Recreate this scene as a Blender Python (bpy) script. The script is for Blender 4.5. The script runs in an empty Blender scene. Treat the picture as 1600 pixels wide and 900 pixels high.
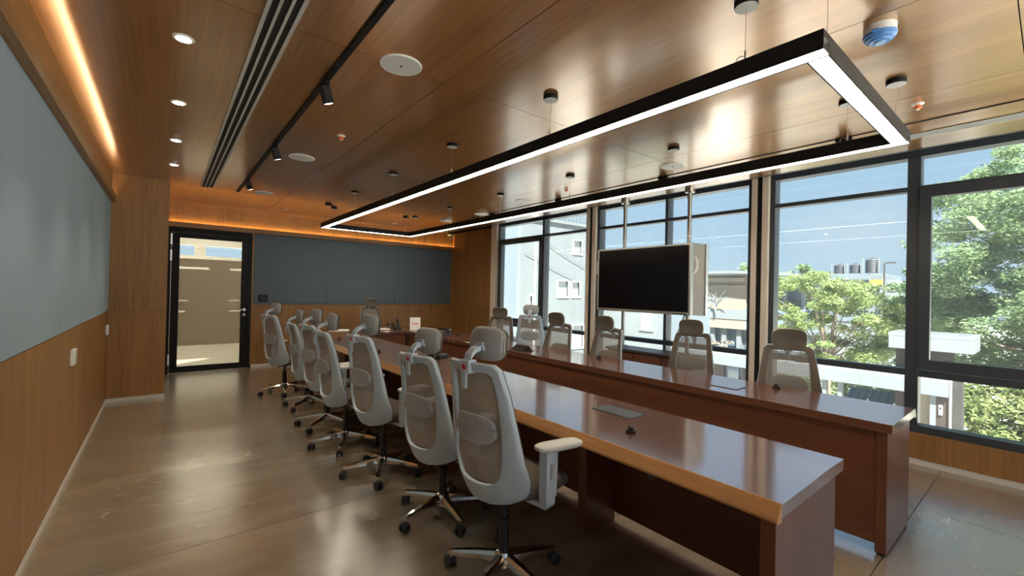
import bpy, bmesh, math, random
import numpy as np
from mathutils import Vector, Matrix
R = math.radians
random.seed(7)
SC = bpy.context.scene
COL = SC.collection

# ------------------------------------------------------------------ camera
cam_d = bpy.data.cameras.new('camera'); cam = bpy.data.objects.new('camera', cam_d); COL.objects.link(cam)
cam_d.sensor_width = 36.0; cam_d.lens = 677.84 / 1600 * 36.0; cam_d.clip_start = 0.05; cam_d.clip_end = 400
def set_cam(yaw, pitch, roll, h):
    ya, pi, ro = R(yaw), R(pitch), R(roll)
    fw = Vector((-math.sin(ya) * math.cos(pi), math.cos(ya) * math.cos(pi), math.sin(pi)))
    r = Vector((math.cos(ya), math.sin(ya), 0)); u = r.cross(fw)
    r2 = r * math.cos(ro) + u * math.sin(ro); u2 = u * math.cos(ro) - r * math.sin(ro)
    m = Matrix((r2, u2, -fw)).transposed().to_4x4(); m.translation = (0, 0, h)
    cam.matrix_world = m
set_cam(-38.641, 0.422, 1.309, 1.446)
SC.camera = cam

# ------------------------------------------------------------------ world
W = bpy.data.worlds.new('sky'); SC.world = W; W.use_nodes = True
nt = W.node_tree; nt.nodes.clear()
wo = nt.nodes.new('ShaderNodeOutputWorld'); bg = nt.nodes.new('ShaderNodeBackground')
tc = nt.nodes.new('ShaderNodeTexCoord'); sp = nt.nodes.new('ShaderNodeSeparateXYZ'); rp = nt.nodes.new('ShaderNodeValToRGB')
nt.links.new(tc.outputs['Generated'], sp.inputs[0]); nt.links.new(sp.outputs['Z'], rp.inputs['Fac'])
e = rp.color_ramp.elements
e[0].position = 0.0; e[0].color = (.62, .79, .93, 1)
e[1].position = 0.60; e[1].color = (.27, .50, .86, 1)
k = rp.color_ramp.elements.new(.22); k.color = (.45, .675, .90, 1)
ns = nt.nodes.new('ShaderNodeTexNoise'); ns.inputs['Scale'].default_value = 2.2; ns.inputs['Detail'].default_value = 5
mp = nt.nodes.new('ShaderNodeMapping'); mp.inputs['Scale'].default_value = (1, 1, 3.2)
nt.links.new(tc.outputs['Generated'], mp.inputs[0]); nt.links.new(mp.outputs[0], ns.inputs['Vector'])
cr = nt.nodes.new('ShaderNodeValToRGB'); cr.color_ramp.elements[0].position = .5; cr.color_ramp.elements[1].position = .85
cr.color_ramp.elements[1].color = (.55, .55, .55, 1)
nt.links.new(ns.outputs['Fac'], cr.inputs['Fac'])
mx = nt.nodes.new('ShaderNodeMixRGB'); mx.inputs[2].default_value = (.82, .88, .95, 1)
nt.links.new(cr.outputs[0], mx.inputs[0]); nt.links.new(rp.outputs[0], mx.inputs[1]); nt.links.new(mx.outputs[0], bg.inputs['Color'])
bg.inputs['Strength'].default_value = .225
nt.links.new(bg.outputs[0], wo.inputs[0])

# ------------------------------------------------------------------ sun
sd = bpy.data.lights.new('sun', 'SUN'); sd.energy = 8.0; sd.angle = R(2); sd.color = (1, .95, .87)
sun = bpy.data.objects.new('sun', sd); COL.objects.link(sun)
sun.rotation_euler = Vector((.42, .38, -.82)).to_track_quat('-Z', 'Y').to_euler()

# ------------------------------------------------------------------ exposure
vs = SC.view_settings; vs.view_transform = 'Standard'; vs.look = 'None'; vs.gamma = 1; vs.exposure = 2.15; vs.use_curve_mapping = False
SC.cycles.transparent_max_bounces = 24
SC.cycles.use_denoising = True
LAMP, COVE, SPOT = 6.0, 11.5, 6.0

# ================================================================== materials
def nodes(name):
    m = bpy.data.materials.new(name); m.use_nodes = True
    t = m.node_tree; b = t.nodes['Principled BSDF']
    return m, t, b
def plain(name, c, rough=.5, metal=0, spec=.5, bump=0, bscale=80, var=0, coat=0):
    m, t, b = nodes(name)
    b.inputs['Base Color'].default_value = (*c, 1); b.inputs['Roughness'].default_value = rough
    b.inputs['Metallic'].default_value = metal; b.inputs['Specular IOR Level'].default_value = spec
    b.inputs['Coat Weight'].default_value = coat
    n = t.nodes.new('ShaderNodeTexNoise'); n.inputs['Scale'].default_value = bscale; n.inputs['Detail'].default_value = 3
    g = t.nodes.new('ShaderNodeNewGeometry'); t.links.new(g.outputs['Position'], n.inputs['Vector'])
    if var:
        r = t.nodes.new('ShaderNodeValToRGB')
        r.color_ramp.elements[0].position = .3; r.color_ramp.elements[1].position = .7
        r.color_ramp.elements[0].color = (*[x * (1 - var) for x in c], 1); r.color_ramp.elements[1].color = (*[min(1, x * (1 + var)) for x in c], 1)
        t.links.new(n.outputs['Fac'], r.inputs['Fac']); t.links.new(r.outputs[0], b.inputs['Base Color'])
    if bump:
        bp = t.nodes.new('ShaderNodeBump'); bp.inputs['Strength'].default_value = bump; bp.inputs['Distance'].default_value = .004
        t.links.new(n.outputs['Fac'], bp.inputs['Height']); t.links.new(bp.outputs[0], b.inputs['Normal'])
    return m
def wood(name, ca, cb, grain='z', rough=.35, fine=1.0, spec=.5, coat=0, bump=.06, piece=.12, crough=.2, cior=1.5, metal=0):
    """veneer: fine streaks along one world axis, broad tone bands, per-piece tone"""
    m, t, b = nodes(name)
    g = t.nodes.new('ShaderNodeNewGeometry'); oi = t.nodes.new('ShaderNodeObjectInfo')
    mpn = t.nodes.new('ShaderNodeMapping'); add = t.nodes.new('ShaderNodeVectorMath'); add.operation = 'ADD'
    t.links.new(g.outputs['Position'], add.inputs[0])
    mul = t.nodes.new('ShaderNodeMath'); mul.operation = 'MULTIPLY'; mul.inputs[1].default_value = 9.0
    t.links.new(oi.outputs['Random'], mul.inputs[0]); t.links.new(mul.outputs[0], add.inputs[1])
    s = [55 * fine] * 3; s['xyz'.index(grain)] = 1.6
    mpn.inputs['Scale'].default_value = s; t.links.new(add.outputs[0], mpn.inputs[0])
    n1 = t.nodes.new('ShaderNodeTexNoise'); n1.inputs['Scale'].default_value = 1; n1.inputs['Detail'].default_value = 5; n1.inputs['Roughness'].default_value = .65
    t.links.new(mpn.outputs[0], n1.inputs['Vector'])
    m2 = t.nodes.new('ShaderNodeMapping'); s2 = [7.0] * 3; s2['xyz'.index(grain)] = .35; m2.inputs['Scale'].default_value = s2
    t.links.new(add.outputs[0], m2.inputs[0])
    n2 = t.nodes.new('ShaderNodeTexNoise'); n2.inputs['Scale'].default_value = 1; n2.inputs['Detail'].default_value = 2
    t.links.new(m2.outputs[0], n2.inputs['Vector'])
    mix = t.nodes.new('ShaderNodeMath'); mix.operation = 'MULTIPLY_ADD'; mix.inputs[1].default_value = .62
    h = t.nodes.new('ShaderNodeMath'); h.operation = 'MULTIPLY'; h.inputs[1].default_value = .38
    t.links.new(n2.outputs['Fac'], h.inputs[0]); t.links.new(n1.outputs['Fac'], mix.inputs[0]); t.links.new(h.outputs[0], mix.inputs[2])
    pz = t.nodes.new('ShaderNodeMath'); pz.operation = 'MULTIPLY_ADD'; pz.inputs[1].default_value = piece; pz.inputs[2].default_value = -piece / 2
    t.links.new(oi.outputs['Random'], pz.inputs[0])
    sm = t.nodes.new('ShaderNodeMath'); sm.operation = 'ADD'; t.links.new(mix.outputs[0], sm.inputs[0]); t.links.new(pz.outputs[0], sm.inputs[1])
    r = t.nodes.new('ShaderNodeValToRGB'); r.color_ramp.elements[0].position = .33; r.color_ramp.elements[1].position = .66
    r.color_ramp.elements[0].color = (*ca, 1); r.color_ramp.elements[1].color = (*cb, 1)
    t.links.new(sm.outputs[0], r.inputs['Fac']); t.links.new(r.outputs[0], b.inputs['Base Color'])
    b.inputs['Roughness'].default_value = rough; b.inputs['Specular IOR Level'].default_value = spec; b.inputs['Coat Weight'].default_value = coat
    b.inputs['Coat Roughness'].default_value = crough; b.inputs['Coat IOR'].default_value = cior; b.inputs['Metallic'].default_value = metal
    bp = t.nodes.new('ShaderNodeBump'); bp.inputs['Strength'].default_value = bump; bp.inputs['Distance'].default_value = .002
    t.links.new(n1.outputs['Fac'], bp.inputs['Height']); t.links.new(bp.outputs[0], b.inputs['Normal'])
    return m
def emit(name, c, s):
    m = bpy.data.materials.new(name); m.use_nodes = True; t = m.node_tree; t.nodes.clear()
    o = t.nodes.new('ShaderNodeOutputMaterial'); en = t.nodes.new('ShaderNodeEmission')
    en.inputs[0].default_value = (*c, 1); en.inputs[1].default_value = s; t.links.new(en.outputs[0], o.inputs[0]); return m
def glass(name, tint=(.93, .96, .955), refl=.9, rough=0.0, dust=0):
    m = bpy.data.materials.new(name); m.use_nodes = True; t = m.node_tree; t.nodes.clear()
    o = t.nodes.new('ShaderNodeOutputMaterial'); tr = t.nodes.new('ShaderNodeBsdfTransparent'); gl = t.nodes.new('ShaderNodeBsdfGlossy')
    tr.inputs[0].default_value = (*tint, 1); gl.inputs['Roughness'].default_value = rough; gl.inputs[0].default_value = (.9, .95, .95, 1)
    lw = t.nodes.new('ShaderNodeLayerWeight'); p = t.nodes.new('ShaderNodeMath'); p.operation = 'POWER'; p.inputs[1].default_value = 4
    q = t.nodes.new('ShaderNodeMath'); q.operation = 'MULTIPLY_ADD'; q.inputs[1].default_value = .6 * refl; q.inputs[2].default_value = .035 * refl
    lw.inputs['Blend'].default_value = .5
    mxn = t.nodes.new('ShaderNodeMixShader')
    t.links.new(lw.outputs['Facing'], p.inputs[0]); t.links.new(p.outputs[0], q.inputs[0]); t.links.new(q.outputs[0], mxn.inputs[0])
    t.links.new(tr.outputs[0], mxn.inputs[1]); t.links.new(gl.outputs[0], mxn.inputs[2]); t.links.new(mxn.outputs[0], o.inputs[0])
    if dust:  # pale translucent veil standing in for outdoor haze and glare
        tl = t.nodes.new('ShaderNodeBsdfTranslucent'); tl.inputs[0].default_value = (.9, .93, .95, 1); m2 = t.nodes.new('ShaderNodeMixShader'); m2.inputs[0].default_value = dust
        t.links.new(mxn.outputs[0], m2.inputs[1]); t.links.new(tl.outputs[0], m2.inputs[2]); t.links.new(m2.outputs[0], o.inputs[0])
    return m
def frosted(name, c, f):
    m = bpy.data.materials.new(name); m.use_nodes = True; t = m.node_tree; t.nodes.clear()
    o = t.nodes.new('ShaderNodeOutputMaterial'); a = t.nodes.new('ShaderNodeBsdfDiffuse'); b = t.nodes.new('ShaderNodeBsdfTranslucent')
    a.inputs[0].default_value = (*c, 1); b.inputs[0].default_value = (*c, 1)
    x = t.nodes.new('ShaderNodeMixShader'); x.inputs[0].default_value = f
    t.links.new(a.outputs[0], x.inputs[1]); t.links.new(b.outputs[0], x.inputs[2]); t.links.new(x.outputs[0], o.inputs[0]); return m
def leafmat(name, c1, c2):
    m = bpy.data.materials.new(name); m.use_nodes = True; t = m.node_tree; t.nodes.clear()
    o = t.nodes.new('ShaderNodeOutputMaterial'); a = t.nodes.new('ShaderNodeBsdfDiffuse'); b = t.nodes.new('ShaderNodeBsdfTranslucent')
    g = t.nodes.new('ShaderNodeNewGeometry'); n = t.nodes.new('ShaderNodeTexNoise'); n.inputs['Scale'].default_value = 2.2; n.inputs['Detail'].default_value = 4
    t.links.new(g.outputs['Position'], n.inputs['Vector']); r = t.nodes.new('ShaderNodeValToRGB')
    r.color_ramp.elements[0].position = .35; r.color_ramp.elements[1].position = .68
    r.color_ramp.elements[0].color = (*c1, 1); r.color_ramp.elements[1].color = (*c2, 1)
    t.links.new(n.outputs['Fac'], r.inputs['Fac']); t.links.new(r.outputs[0], a.inputs[0]); t.links.new(r.outputs[0], b.inputs[0])
    x = t.nodes.new('ShaderNodeMixShader'); x.inputs[0].default_value = .45
    t.links.new(a.outputs[0], x.inputs[1]); t.links.new(b.outputs[0], x.inputs[2]); t.links.new(x.outputs[0], o.inputs[0]); return m
def marble(name):
    m, t, b = nodes(name)
    g = t.nodes.new('ShaderNodeNewGeometry'); oi = t.nodes.new('ShaderNodeObjectInfo')
    add = t.nodes.new('ShaderNodeVectorMath'); add.operation = 'ADD'; mul = t.nodes.new('ShaderNodeMath'); mul.operation = 'MULTIPLY'; mul.inputs[1].default_value = 13
    t.links.new(oi.outputs['Random'], mul.inputs[0]); t.links.new(g.outputs['Position'], add.inputs[0]); t.links.new(mul.outputs[0], add.inputs[1])
    def noise(scale, det, vec, dist=0):
        n = t.nodes.new('ShaderNodeTexNoise'); n.inputs['Scale'].default_value = scale; n.inputs['Detail'].default_value = det; n.inputs['Distortion'].default_value = dist
        t.links.new(vec, n.inputs['Vector']); return n
    mpn = t.nodes.new('ShaderNodeMapping'); mpn.inputs['Rotation'].default_value = (0, 0, R(28)); mpn.inputs['Scale'].default_value = (.8, 2.6, 1)
    t.links.new(add.outputs[0], mpn.inputs[0])
    cl = noise(1.6, 6, mpn.outputs[0], .4)
    r = t.nodes.new('ShaderNodeValToRGB'); r.color_ramp.elements[0].position = .3; r.color_ramp.elements[1].position = .72
    r.color_ramp.elements[0].color = (.225, .178, .120, 1); r.color_ramp.elements[1].color = (.35, .282, .198, 1)
    t.links.new(cl.outputs['Fac'], r.inputs['Fac'])
    def veins(scale, width, mask_lo, seed):
        off = t.nodes.new('ShaderNodeVectorMath'); off.operation = 'ADD'; off.inputs[1].default_value = (seed, seed * 1.7, 0)
        t.links.new(mpn.outputs[0], off.inputs[0])
        n = noise(scale, 3.5, off.outputs[0], .6)
        s = t.nodes.new('ShaderNodeMath'); s.operation = 'SUBTRACT'; s.inputs[1].default_value = .5; t.links.new(n.outputs['Fac'], s.inputs[0])
        a = t.nodes.new('ShaderNodeMath'); a.operation = 'ABSOLUTE'; t.links.new(s.outputs[0], a.inputs[0])
        mr = t.nodes.new('ShaderNodeMapRange'); mr.inputs[1].default_value = 0; mr.inputs[2].default_value = width; mr.inputs[3].default_value = 1; mr.inputs[4].default_value = 0
        t.links.new(a.outputs[0], mr.inputs[0])
        mk = noise(1.1, 2, off.outputs[0]); mm = t.nodes.new('ShaderNodeMapRange'); mm.inputs[1].default_value = mask_lo; mm.inputs[2].default_value = mask_lo + .14
        t.links.new(mk.outputs['Fac'], mm.inputs[0])
        z = t.nodes.new('ShaderNodeMath'); z.operation = 'MULTIPLY'; t.links.new(mr.outputs[0], z.inputs[0]); t.links.new(mm.outputs[0], z.inputs[1]); return z
    v1 = veins(.9, .0034, .54, 3.1); v2 = veins(1.7, .0045, .52, 17.3)
    h = t.nodes.new('ShaderNodeMath'); h.operation = 'MULTIPLY_ADD'; h.inputs[1].default_value = .35
    t.links.new(v2.outputs[0], h.inputs[0]); t.links.new(v1.outputs[0], h.inputs[2]); h.use_clamp = True
    x = t.nodes.new('ShaderNodeMixRGB'); x.inputs[2].default_value = (.52, .43, .32, 1)
    t.links.new(h.outputs[0], x.inputs[0]); t.links.new(r.outputs[0], x.inputs[1]); t.links.new(x.outputs[0], b.inputs['Base Color'])
    b.inputs['Roughness'].default_value = .22
    b.inputs['Coat Weight'].default_value = .8; b.inputs['Coat IOR'].default_value = 3.8; b.inputs['Coat Roughness'].default_value = .27
    rr = t.nodes.new('ShaderNodeMapRange'); rr.inputs[3].default_value = .17; rr.inputs[4].default_value = .30
    t.links.new(cl.outputs['Fac'], rr.inputs[0]); t.links.new(rr.outputs[0], b.inputs['Roughness'])
    return m
def fabric(name, c, c2, scale=900, bump=.3):
    m = plain(name, c, .9, spec=.15, bump=bump, bscale=scale)
    t = m.node_tree; b = t.nodes['Principled BSDF']
    n = [x for x in t.nodes if x.type == 'TEX_NOISE'][0]
    r = t.nodes.new('ShaderNodeValToRGB'); r.color_ramp.elements[0].position = .3; r.color_ramp.elements[1].position = .7
    r.color_ramp.elements[0].color = (*c, 1); r.color_ramp.elements[1].color = (*c2, 1)
    t.links.new(n.outputs['Fac'], r.inputs['Fac']); t.links.new(r.outputs[0], b.inputs['Base Color']); return m

CA, CB = (.21, .100, .031), (.37, .190, .064)
M = {}
M['ceil'] = wood('ceiling veneer', (.30, .137, .034), (.50, .243, .066), 'y', .30, 1.0, spec=.6, coat=1.0, bump=.02, piece=.06, crough=.19, cior=2.2, metal=.6)
M['wall'] = wood('wall veneer', CA, CB, 'z', .42, 1.0, spec=.4)
M['wall_y'] = wood('ledge veneer along room', CA, CB, 'y', .42)
M['wall_x'] = wood('ledge veneer across room', CA, CB, 'x', .42)
M['jamb'] = wood('pale jamb veneer', (.68, .58, .48), (.80, .70, .60), 'z', .35, spec=.4)
TA, TB = (.105, .037, .019), (.185, .070, .036)
M['top_y'] = wood('tabletop veneer lengthwise', TA, TB, 'y', .42, 1.0, spec=.3, coat=1.0, bump=.02, piece=.04, crough=.11, cior=5.0)
M['top_x'] = wood('tabletop veneer crosswise', TA, TB, 'x', .42, 1.0, spec=.3, coat=1.0, bump=.02, piece=.04, crough=.11, cior=5.0)
M['tpan_y'] = wood('table panel veneer lengthwise', TA, TB, 'y', .32, 1.2)
M['tpan_x'] = wood('table panel veneer crosswise', TA, TB, 'x', .32, 1.2)
M['tpan_z'] = wood('table panel veneer upright', TA, TB, 'z', .32, 1.2)
M['edge_y'] = wood('honey nosing veneer', (.42, .195, .066), (.62, .325, .135), 'y', .38, .8)
M['edge_x'] = wood('honey nosing veneer across', (.30, .125, .040), (.46, .22, .085), 'x', .3, .8)
M['floor'] = marble('brown veined marble')
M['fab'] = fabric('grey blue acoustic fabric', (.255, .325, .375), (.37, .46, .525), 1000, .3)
M['fabd'] = fabric('dimmed acoustic fabric', (.092, .120, .142), (.145, .186, .216), 1000, .3)  # same fabric, weaker light at the far wall put into a darker colour
M['alu'] = plain('brushed aluminium', (.62, .62, .60), .35, 1, bump=.03)
M['skirt'] = plain('pale skirting', (.62, .60, .57), .4)
M['black'] = plain('black powder coat', (.012, .012, .013), .55, spec=.2, bump=.05)
M['frame'] = plain('charcoal window frame', (.040, .048, .060), .38, spec=.5)
M['framelit'] = plain('window frame lit face', (.10, .14, .19), .4)  # lighter copy of the frame with daylight put into its colour, unassigned
M['glass'] = glass('window glass', refl=.55, dust=.02)  # small share of pale veil paints haze and glare over the view
M['dglass'] = glass('door glass', (.93, .95, .93), .6)
M['film'] = frosted('frosted door film', (.60, .54, .45), .5)
M['white'] = plain('white plastic', (.78, .77, .74), .4)
M['offw'] = plain('speaker grille white', (.60, .61, .58), .6, bump=.2, bscale=500)
M['grey'] = plain('silver grey paint', (.50, .50, .48), .45)
M['dark'] = plain('dark void', (.006, .006, .006), .7)
M['lamp'] = emit('linear lamp diffuser', (1.0, .90, .70), LAMP)
M['cove'] = emit('warm led tape', (1.0, .74, .42), COVE); M['cove2'] = emit('amber led tape', (1.0, .72, .27), COVE * 3.9)
M['spotem'] = emit('downlight lens', (1.0, .86, .62), 18)
M['trackem'] = emit('track lamp lens', (1.0, .92, .8), 3.0)
M['chrome'] = plain('chrome', (.78, .76, .73), .10, 1)
M['nylon'] = plain('black nylon', (.016, .017, .019), .45)
M['shell'] = plain('light grey chair polymer', (.47, .56, .64), .42, bump=.12, bscale=700)
M['pad'] = plain('pale arm pad', (.60, .61, .57), .5, bump=.05, bscale=600)
M['strand'] = fabric('taupe mesh strand', (.34, .30, .265), (.43, .39, .345), 700, .1)
M['seat'] = fabric('taupe seat fabric', (.115, .095, .080), (.175, .145, .120), 900, .35)
M['head'] = fabric('taupe headrest fabric', (.085, .072, .058), (.13, .113, .094), 900, .3)
M['lumb'] = plain('grey lumbar pad', (.36, .37, .38), .5, bump=.2, bscale=500)
M['red'] = plain('red badge', (.55, .03, .025), .4)
M['screen'] = plain('switched off screen', (.004, .004, .006), .18, spec=.25)
M['steel'] = plain('satin steel tube', (.45, .43, .40), .28, 1)
M['tvside'] = plain('beige display housing', (.33, .30, .25), .45, var=.06, bscale=6)
M['blue'] = plain('blue dust cover', (.10, .28, .66), .25, spec=.6)
M['orange'] = plain('orange sprinkler cap', (.85, .19, .04), .45)
M['paper'] = plain('white paper', (.82, .82, .80), .7)
M['ink'] = plain('grey print', (.32, .33, .38), .7)
M['redink'] = plain('red print', (.72, .06, .05), .6)
M['lid'] = plain('grey metal flap', (.22, .24, .26), .28, .8)
M['brownplastic'] = plain('dark brown plastic', (.022, .014, .010), .7, spec=.15)
M['ground'] = plain('pale paved ground', (.58, .56, .52), .9, var=.25, bscale=1.5)
M['ext_white'] = plain('white render', (.135, .155, .165), .8, var=.06, bscale=.8)
M['ext_pale'] = plain('pale blue render', (.11, .14, .162), .8, var=.05, bscale=.6)
M['ext_blue'] = plain('blue grey cladding', (.11, .142, .178), .6, var=.1, bscale=.7)
M['ext_beige'] = plain('beige cladding', (.23, .20, .152), .8, var=.08, bscale=.9)
M['ext_brown'] = plain('brown stone cladding', (.030, .020, .017), .7, var=.25, bscale=3)
M['ext_grey'] = plain('weathered grey concrete', (.034, .032, .030), .9, var=.25, bscale=3)
M['ext_glass'] = plain('dark far glazing', (.07, .10, .13), .15, spec=.8)
M['ext_win'] = plain('grey far window', (.32, .36, .37), .3)
M['tank'] = plain('black water tank', (.04, .045, .055), .5)
M['greenroof'] = plain('green tinted canopy sheet', (.03, .075, .08), .25)
M['bark'] = plain('tree bark', (.16, .12, .09), .9, var=.3, bscale=8)
M['leafA'] = leafmat('fresh leaves', (.17, .235, .085), (.31, .375, .165))
M['leafB'] = leafmat('mid leaves', (.15, .225, .115), (.265, .35, .19))
M['leafC'] = leafmat('hedge leaves', (.14, .19, .07), (.30, .34, .15))
M['rosy'] = plain('rosy blossom', (.35, .10, .08), .8, var=.3, bscale=9)
M['yellow'] = plain('yellow sign face', (.45, .27, .04), .5)
M['officewhite'] = plain('corridor white', (.70, .66, .58), .7)
M['strip'] = emit('corridor ceiling strip', (1, .90, .72), 6)
M['rubber'] = plain('grey cable', (.25, .25, .25), .5)

# ================================================================== mesh helpers
def NB(): return bmesh.new()
def box(bm, x0, x1, y0, y1, z0, z1, bev=0, seg=1):
    r = bmesh.ops.create_cube(bm, size=1)
    vsx = r['verts']
    for v in vsx:
        v.co = Vector((x0 + (v.co.x + .5) * (x1 - x0), y0 + (v.co.y + .5) * (y1 - y0), z0 + (v.co.z + .5) * (z1 - z0)))
    if bev:
        ed = list({e_ for v in vsx for e_ in v.link_edges})
        bmesh.ops.bevel(bm, geom=ed, offset=bev, segments=seg, affect='EDGES', profile=.5)
def tube(bm, pts, rad, n=10, caps=True):
    pts = [Vector(p) for p in pts]; rads = rad if isinstance(rad, (list, tuple)) else [rad] * len(pts)
    rings = []; up = None
    for i, p in enumerate(pts):
        d = (pts[min(i + 1, len(pts) - 1)] - pts[max(i - 1, 0)]).normalized()
        if up is None or abs(up.dot(d)) > .95: up = Vector((0, 0, 1)) if abs(d.z) < .9 else Vector((1, 0, 0))
        a = d.cross(up).normalized(); b = a.cross(d).normalized(); up = b
        rings.append([bm.verts.new(p + (a * math.cos(2 * math.pi * j / n) + b * math.sin(2 * math.pi * j / n)) * rads[i]) for j in range(n)])
    for r0, r1 in zip(rings, rings[1:]):
        for j in range(n): bm.faces.new((r0[j], r0[(j + 1) % n], r1[(j + 1) % n], r1[j]))
    if caps: bm.faces.new(rings[0][::-1]); bm.faces.new(rings[-1])
def lathe(bm, prof, c=(0, 0, 0), n=24, axis='z'):
    """prof: (radius, height) list"""
    rings = []
    for r_, h in prof:
        row = []
        for j in range(n):
            a = 2 * math.pi * j / n; p = (r_ * math.cos(a), r_ * math.sin(a), h)
            if axis == 'y': p = (p[0], p[2], p[1])
            if axis == 'x': p = (p[2], p[0], p[1])
            row.append(bm.verts.new((p[0] + c[0], p[1] + c[1], p[2] + c[2])))
        rings.append(row)
    for r0, r1 in zip(rings, rings[1:]):
        for j in range(n): bm.faces.new((r0[j], r0[(j + 1) % n], r1[(j + 1) % n], r1[j]))
    bm.faces.new(rings[0][::-1]); bm.faces.new(rings[-1])
def prism(bm, pts, a0, a1, axis='y'):
    """extrude a 2-D outline between a0 and a1 along an axis; outline is in the other two axes in xyz order"""
    def P(p, a): return {'x': (a, p[0], p[1]), 'y': (p[0], a, p[1]), 'z': (p[0], p[1], a)}[axis]
    A = [bm.verts.new(P(p, a0)) for p in pts]; B = [bm.verts.new(P(p, a1)) for p in pts]; n = len(pts)
    for i in range(n): bm.faces.new((A[i], A[(i + 1) % n], B[(i + 1) % n], B[i]))
    bm.faces.new(A[::-1]); bm.faces.new(B)
def obj(name, bm, mat, parent=None, smooth=False, angle=35):
    bmesh.ops.recalc_face_normals(bm, faces=bm.faces[:])
    me = bpy.data.meshes.new(name); bm.to_mesh(me); bm.free()
    me.materials.append(mat)
    if smooth:
        me.polygons.foreach_set('use_smooth', [True] * len(me.polygons)); me.set_sharp_from_angle(angle=R(angle))
    o = bpy.data.objects.new(name, me); COL.objects.link(o)
    if parent: o.parent = parent
    return o
def part(name, parent, mat, *boxes, bev=0, seg=1, label=None):
    """one mesh of one or more boxes; coordinates are the parent's local ones"""
    bm = NB()
    for b_ in boxes: box(bm, *b_, bev=bev, seg=seg)
    o = obj(name, bm, mat, parent)
    if label: o['label'] = label
    return o
def thing(name, label, cat, loc=(0, 0, 0), rz=0, group=None):
    o = bpy.data.objects.new(name, None); COL.objects.link(o); o.location = loc; o.rotation_euler = (0, 0, rz)
    o.empty_display_size = .1
    return tag(o, label, cat, group)
def tag(o, label, cat, group=None):
    o['label'] = label; o['category'] = cat
    if group: o['group'] = group
    return o
def struct(name, bm, mat):
    o = obj(name, bm, mat); o['kind'] = 'structure'; return o
def sbox(name, mat, *boxes, bev=0):
    bm = NB()
    for b_ in boxes: box(bm, *b_, bev=bev)
    return struct(name, bm, mat)
def copy_tree(o, parent=None):
    c = o.copy(); COL.objects.link(c)
    if parent: c.parent = parent
    for ch in list(o.children): copy_tree(ch, c)
    return c

# ================================================================== room shell
XL, XR, YF, H, YN = -.529, 5.20, 8.834, 2.755, -2.5
XP, YP = .02, 7.05            # corner pier beside the door
G = .0022
# ---- floor and tiles
fl = sbox('floor', M['dark'], (-.75, 5.42, YN - .2, 9.0, -.12, -.012))
xs = [-.72, 1.73, 4.13, 5.30]; ys = [YN, -1.77, -.59, .59, 1.77, 2.95, 4.13, 5.31, 6.49, 7.67, 8.86]
for i in range(3):
    for j in range(len(ys) - 1):
        part('floor_tile', fl, M['floor'], (xs[i] + G, xs[i + 1] - G, ys[j] + G, ys[j + 1] - G, -.012, 0))
# ---- ceiling and panels
ce = sbox('ceiling', M['dark'], (-.75, 5.06, YN - .2, 9.0, H + .014, H + .20))
xs = [-.75, 1.35, 2.54, 3.73, 5.055]; ys = [YN, .11, 2.42, 4.76, 7.17, 8.85]
for i in range(4):
    for j in range(len(ys) - 1):
        part('ceiling_panel', ce, M['ceil'], (xs[i] + G, xs[i + 1] - G, ys[j] + G, ys[j + 1] - G, H, H + .014))
# ---- left wall: wainscot panels, fabric panels, ledge with hidden lamp tape
wl = sbox('wall_left', M['dark'], (XL - .18, XL - .02, YN - .2, 9.0, -.02, H + .1))
ys = [YN, -1.3, 0, 1.32, 2.65, 3.98, 5.5, YP]
for a, b in zip([YN, -1.8, .2, 2.66, 4.9], [-1.8, .2, 2.66, 4.9, YP]):
    part('wainscot_panel', wl, M['wall'], (XL - .02, XL, a + .0006, b - .0006, .035, 1.098))
for a, b in zip(ys, ys[1:]):
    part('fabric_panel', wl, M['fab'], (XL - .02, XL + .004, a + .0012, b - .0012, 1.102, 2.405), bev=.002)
part('upper_panel', wl, M['wall_y'], (XL - .02, XL, YN, YP, 2.40, H))
part('ledge', wl, M['wall_y'], (XL, XL + .048, YN, YP, 2.408, 2.425), (XL + .036, XL + .048, YN, YP, 2.425, 2.487))
part('led_tape', wl, M['cove'], (XL + .014, XL + .020, YN, YP - .01, 2.428, 2.434), label='glowing warm lamp tape lying in the ledge')
sbox('baseboard_left', M['skirt'], (XL, XL + .006, YN, YP, 0, .036))
# ---- pier between left wall and door
pr_ = sbox('wall_pier', M['dark'], (XL - .1, XP - .012, YP + .012, 9.0, 0, H + .01))
for z0, z1 in ((.05, 1.106), (1.109, H)):
    part('veneer_panel', pr_, M['wall'], (XL + .002, XP, YP, YP + .012, z0, z1))
    part('veneer_panel', pr_, M['wall'], (XP - .012, XP, YP + .012, YF, z0, z1))
sbox('baseboard_pier', M['skirt'], (XL, XP + .004, YP - .004, YP + .012, 0, .048), (XP - .004, XP + .004, YP, YF, 0, .048))
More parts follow.
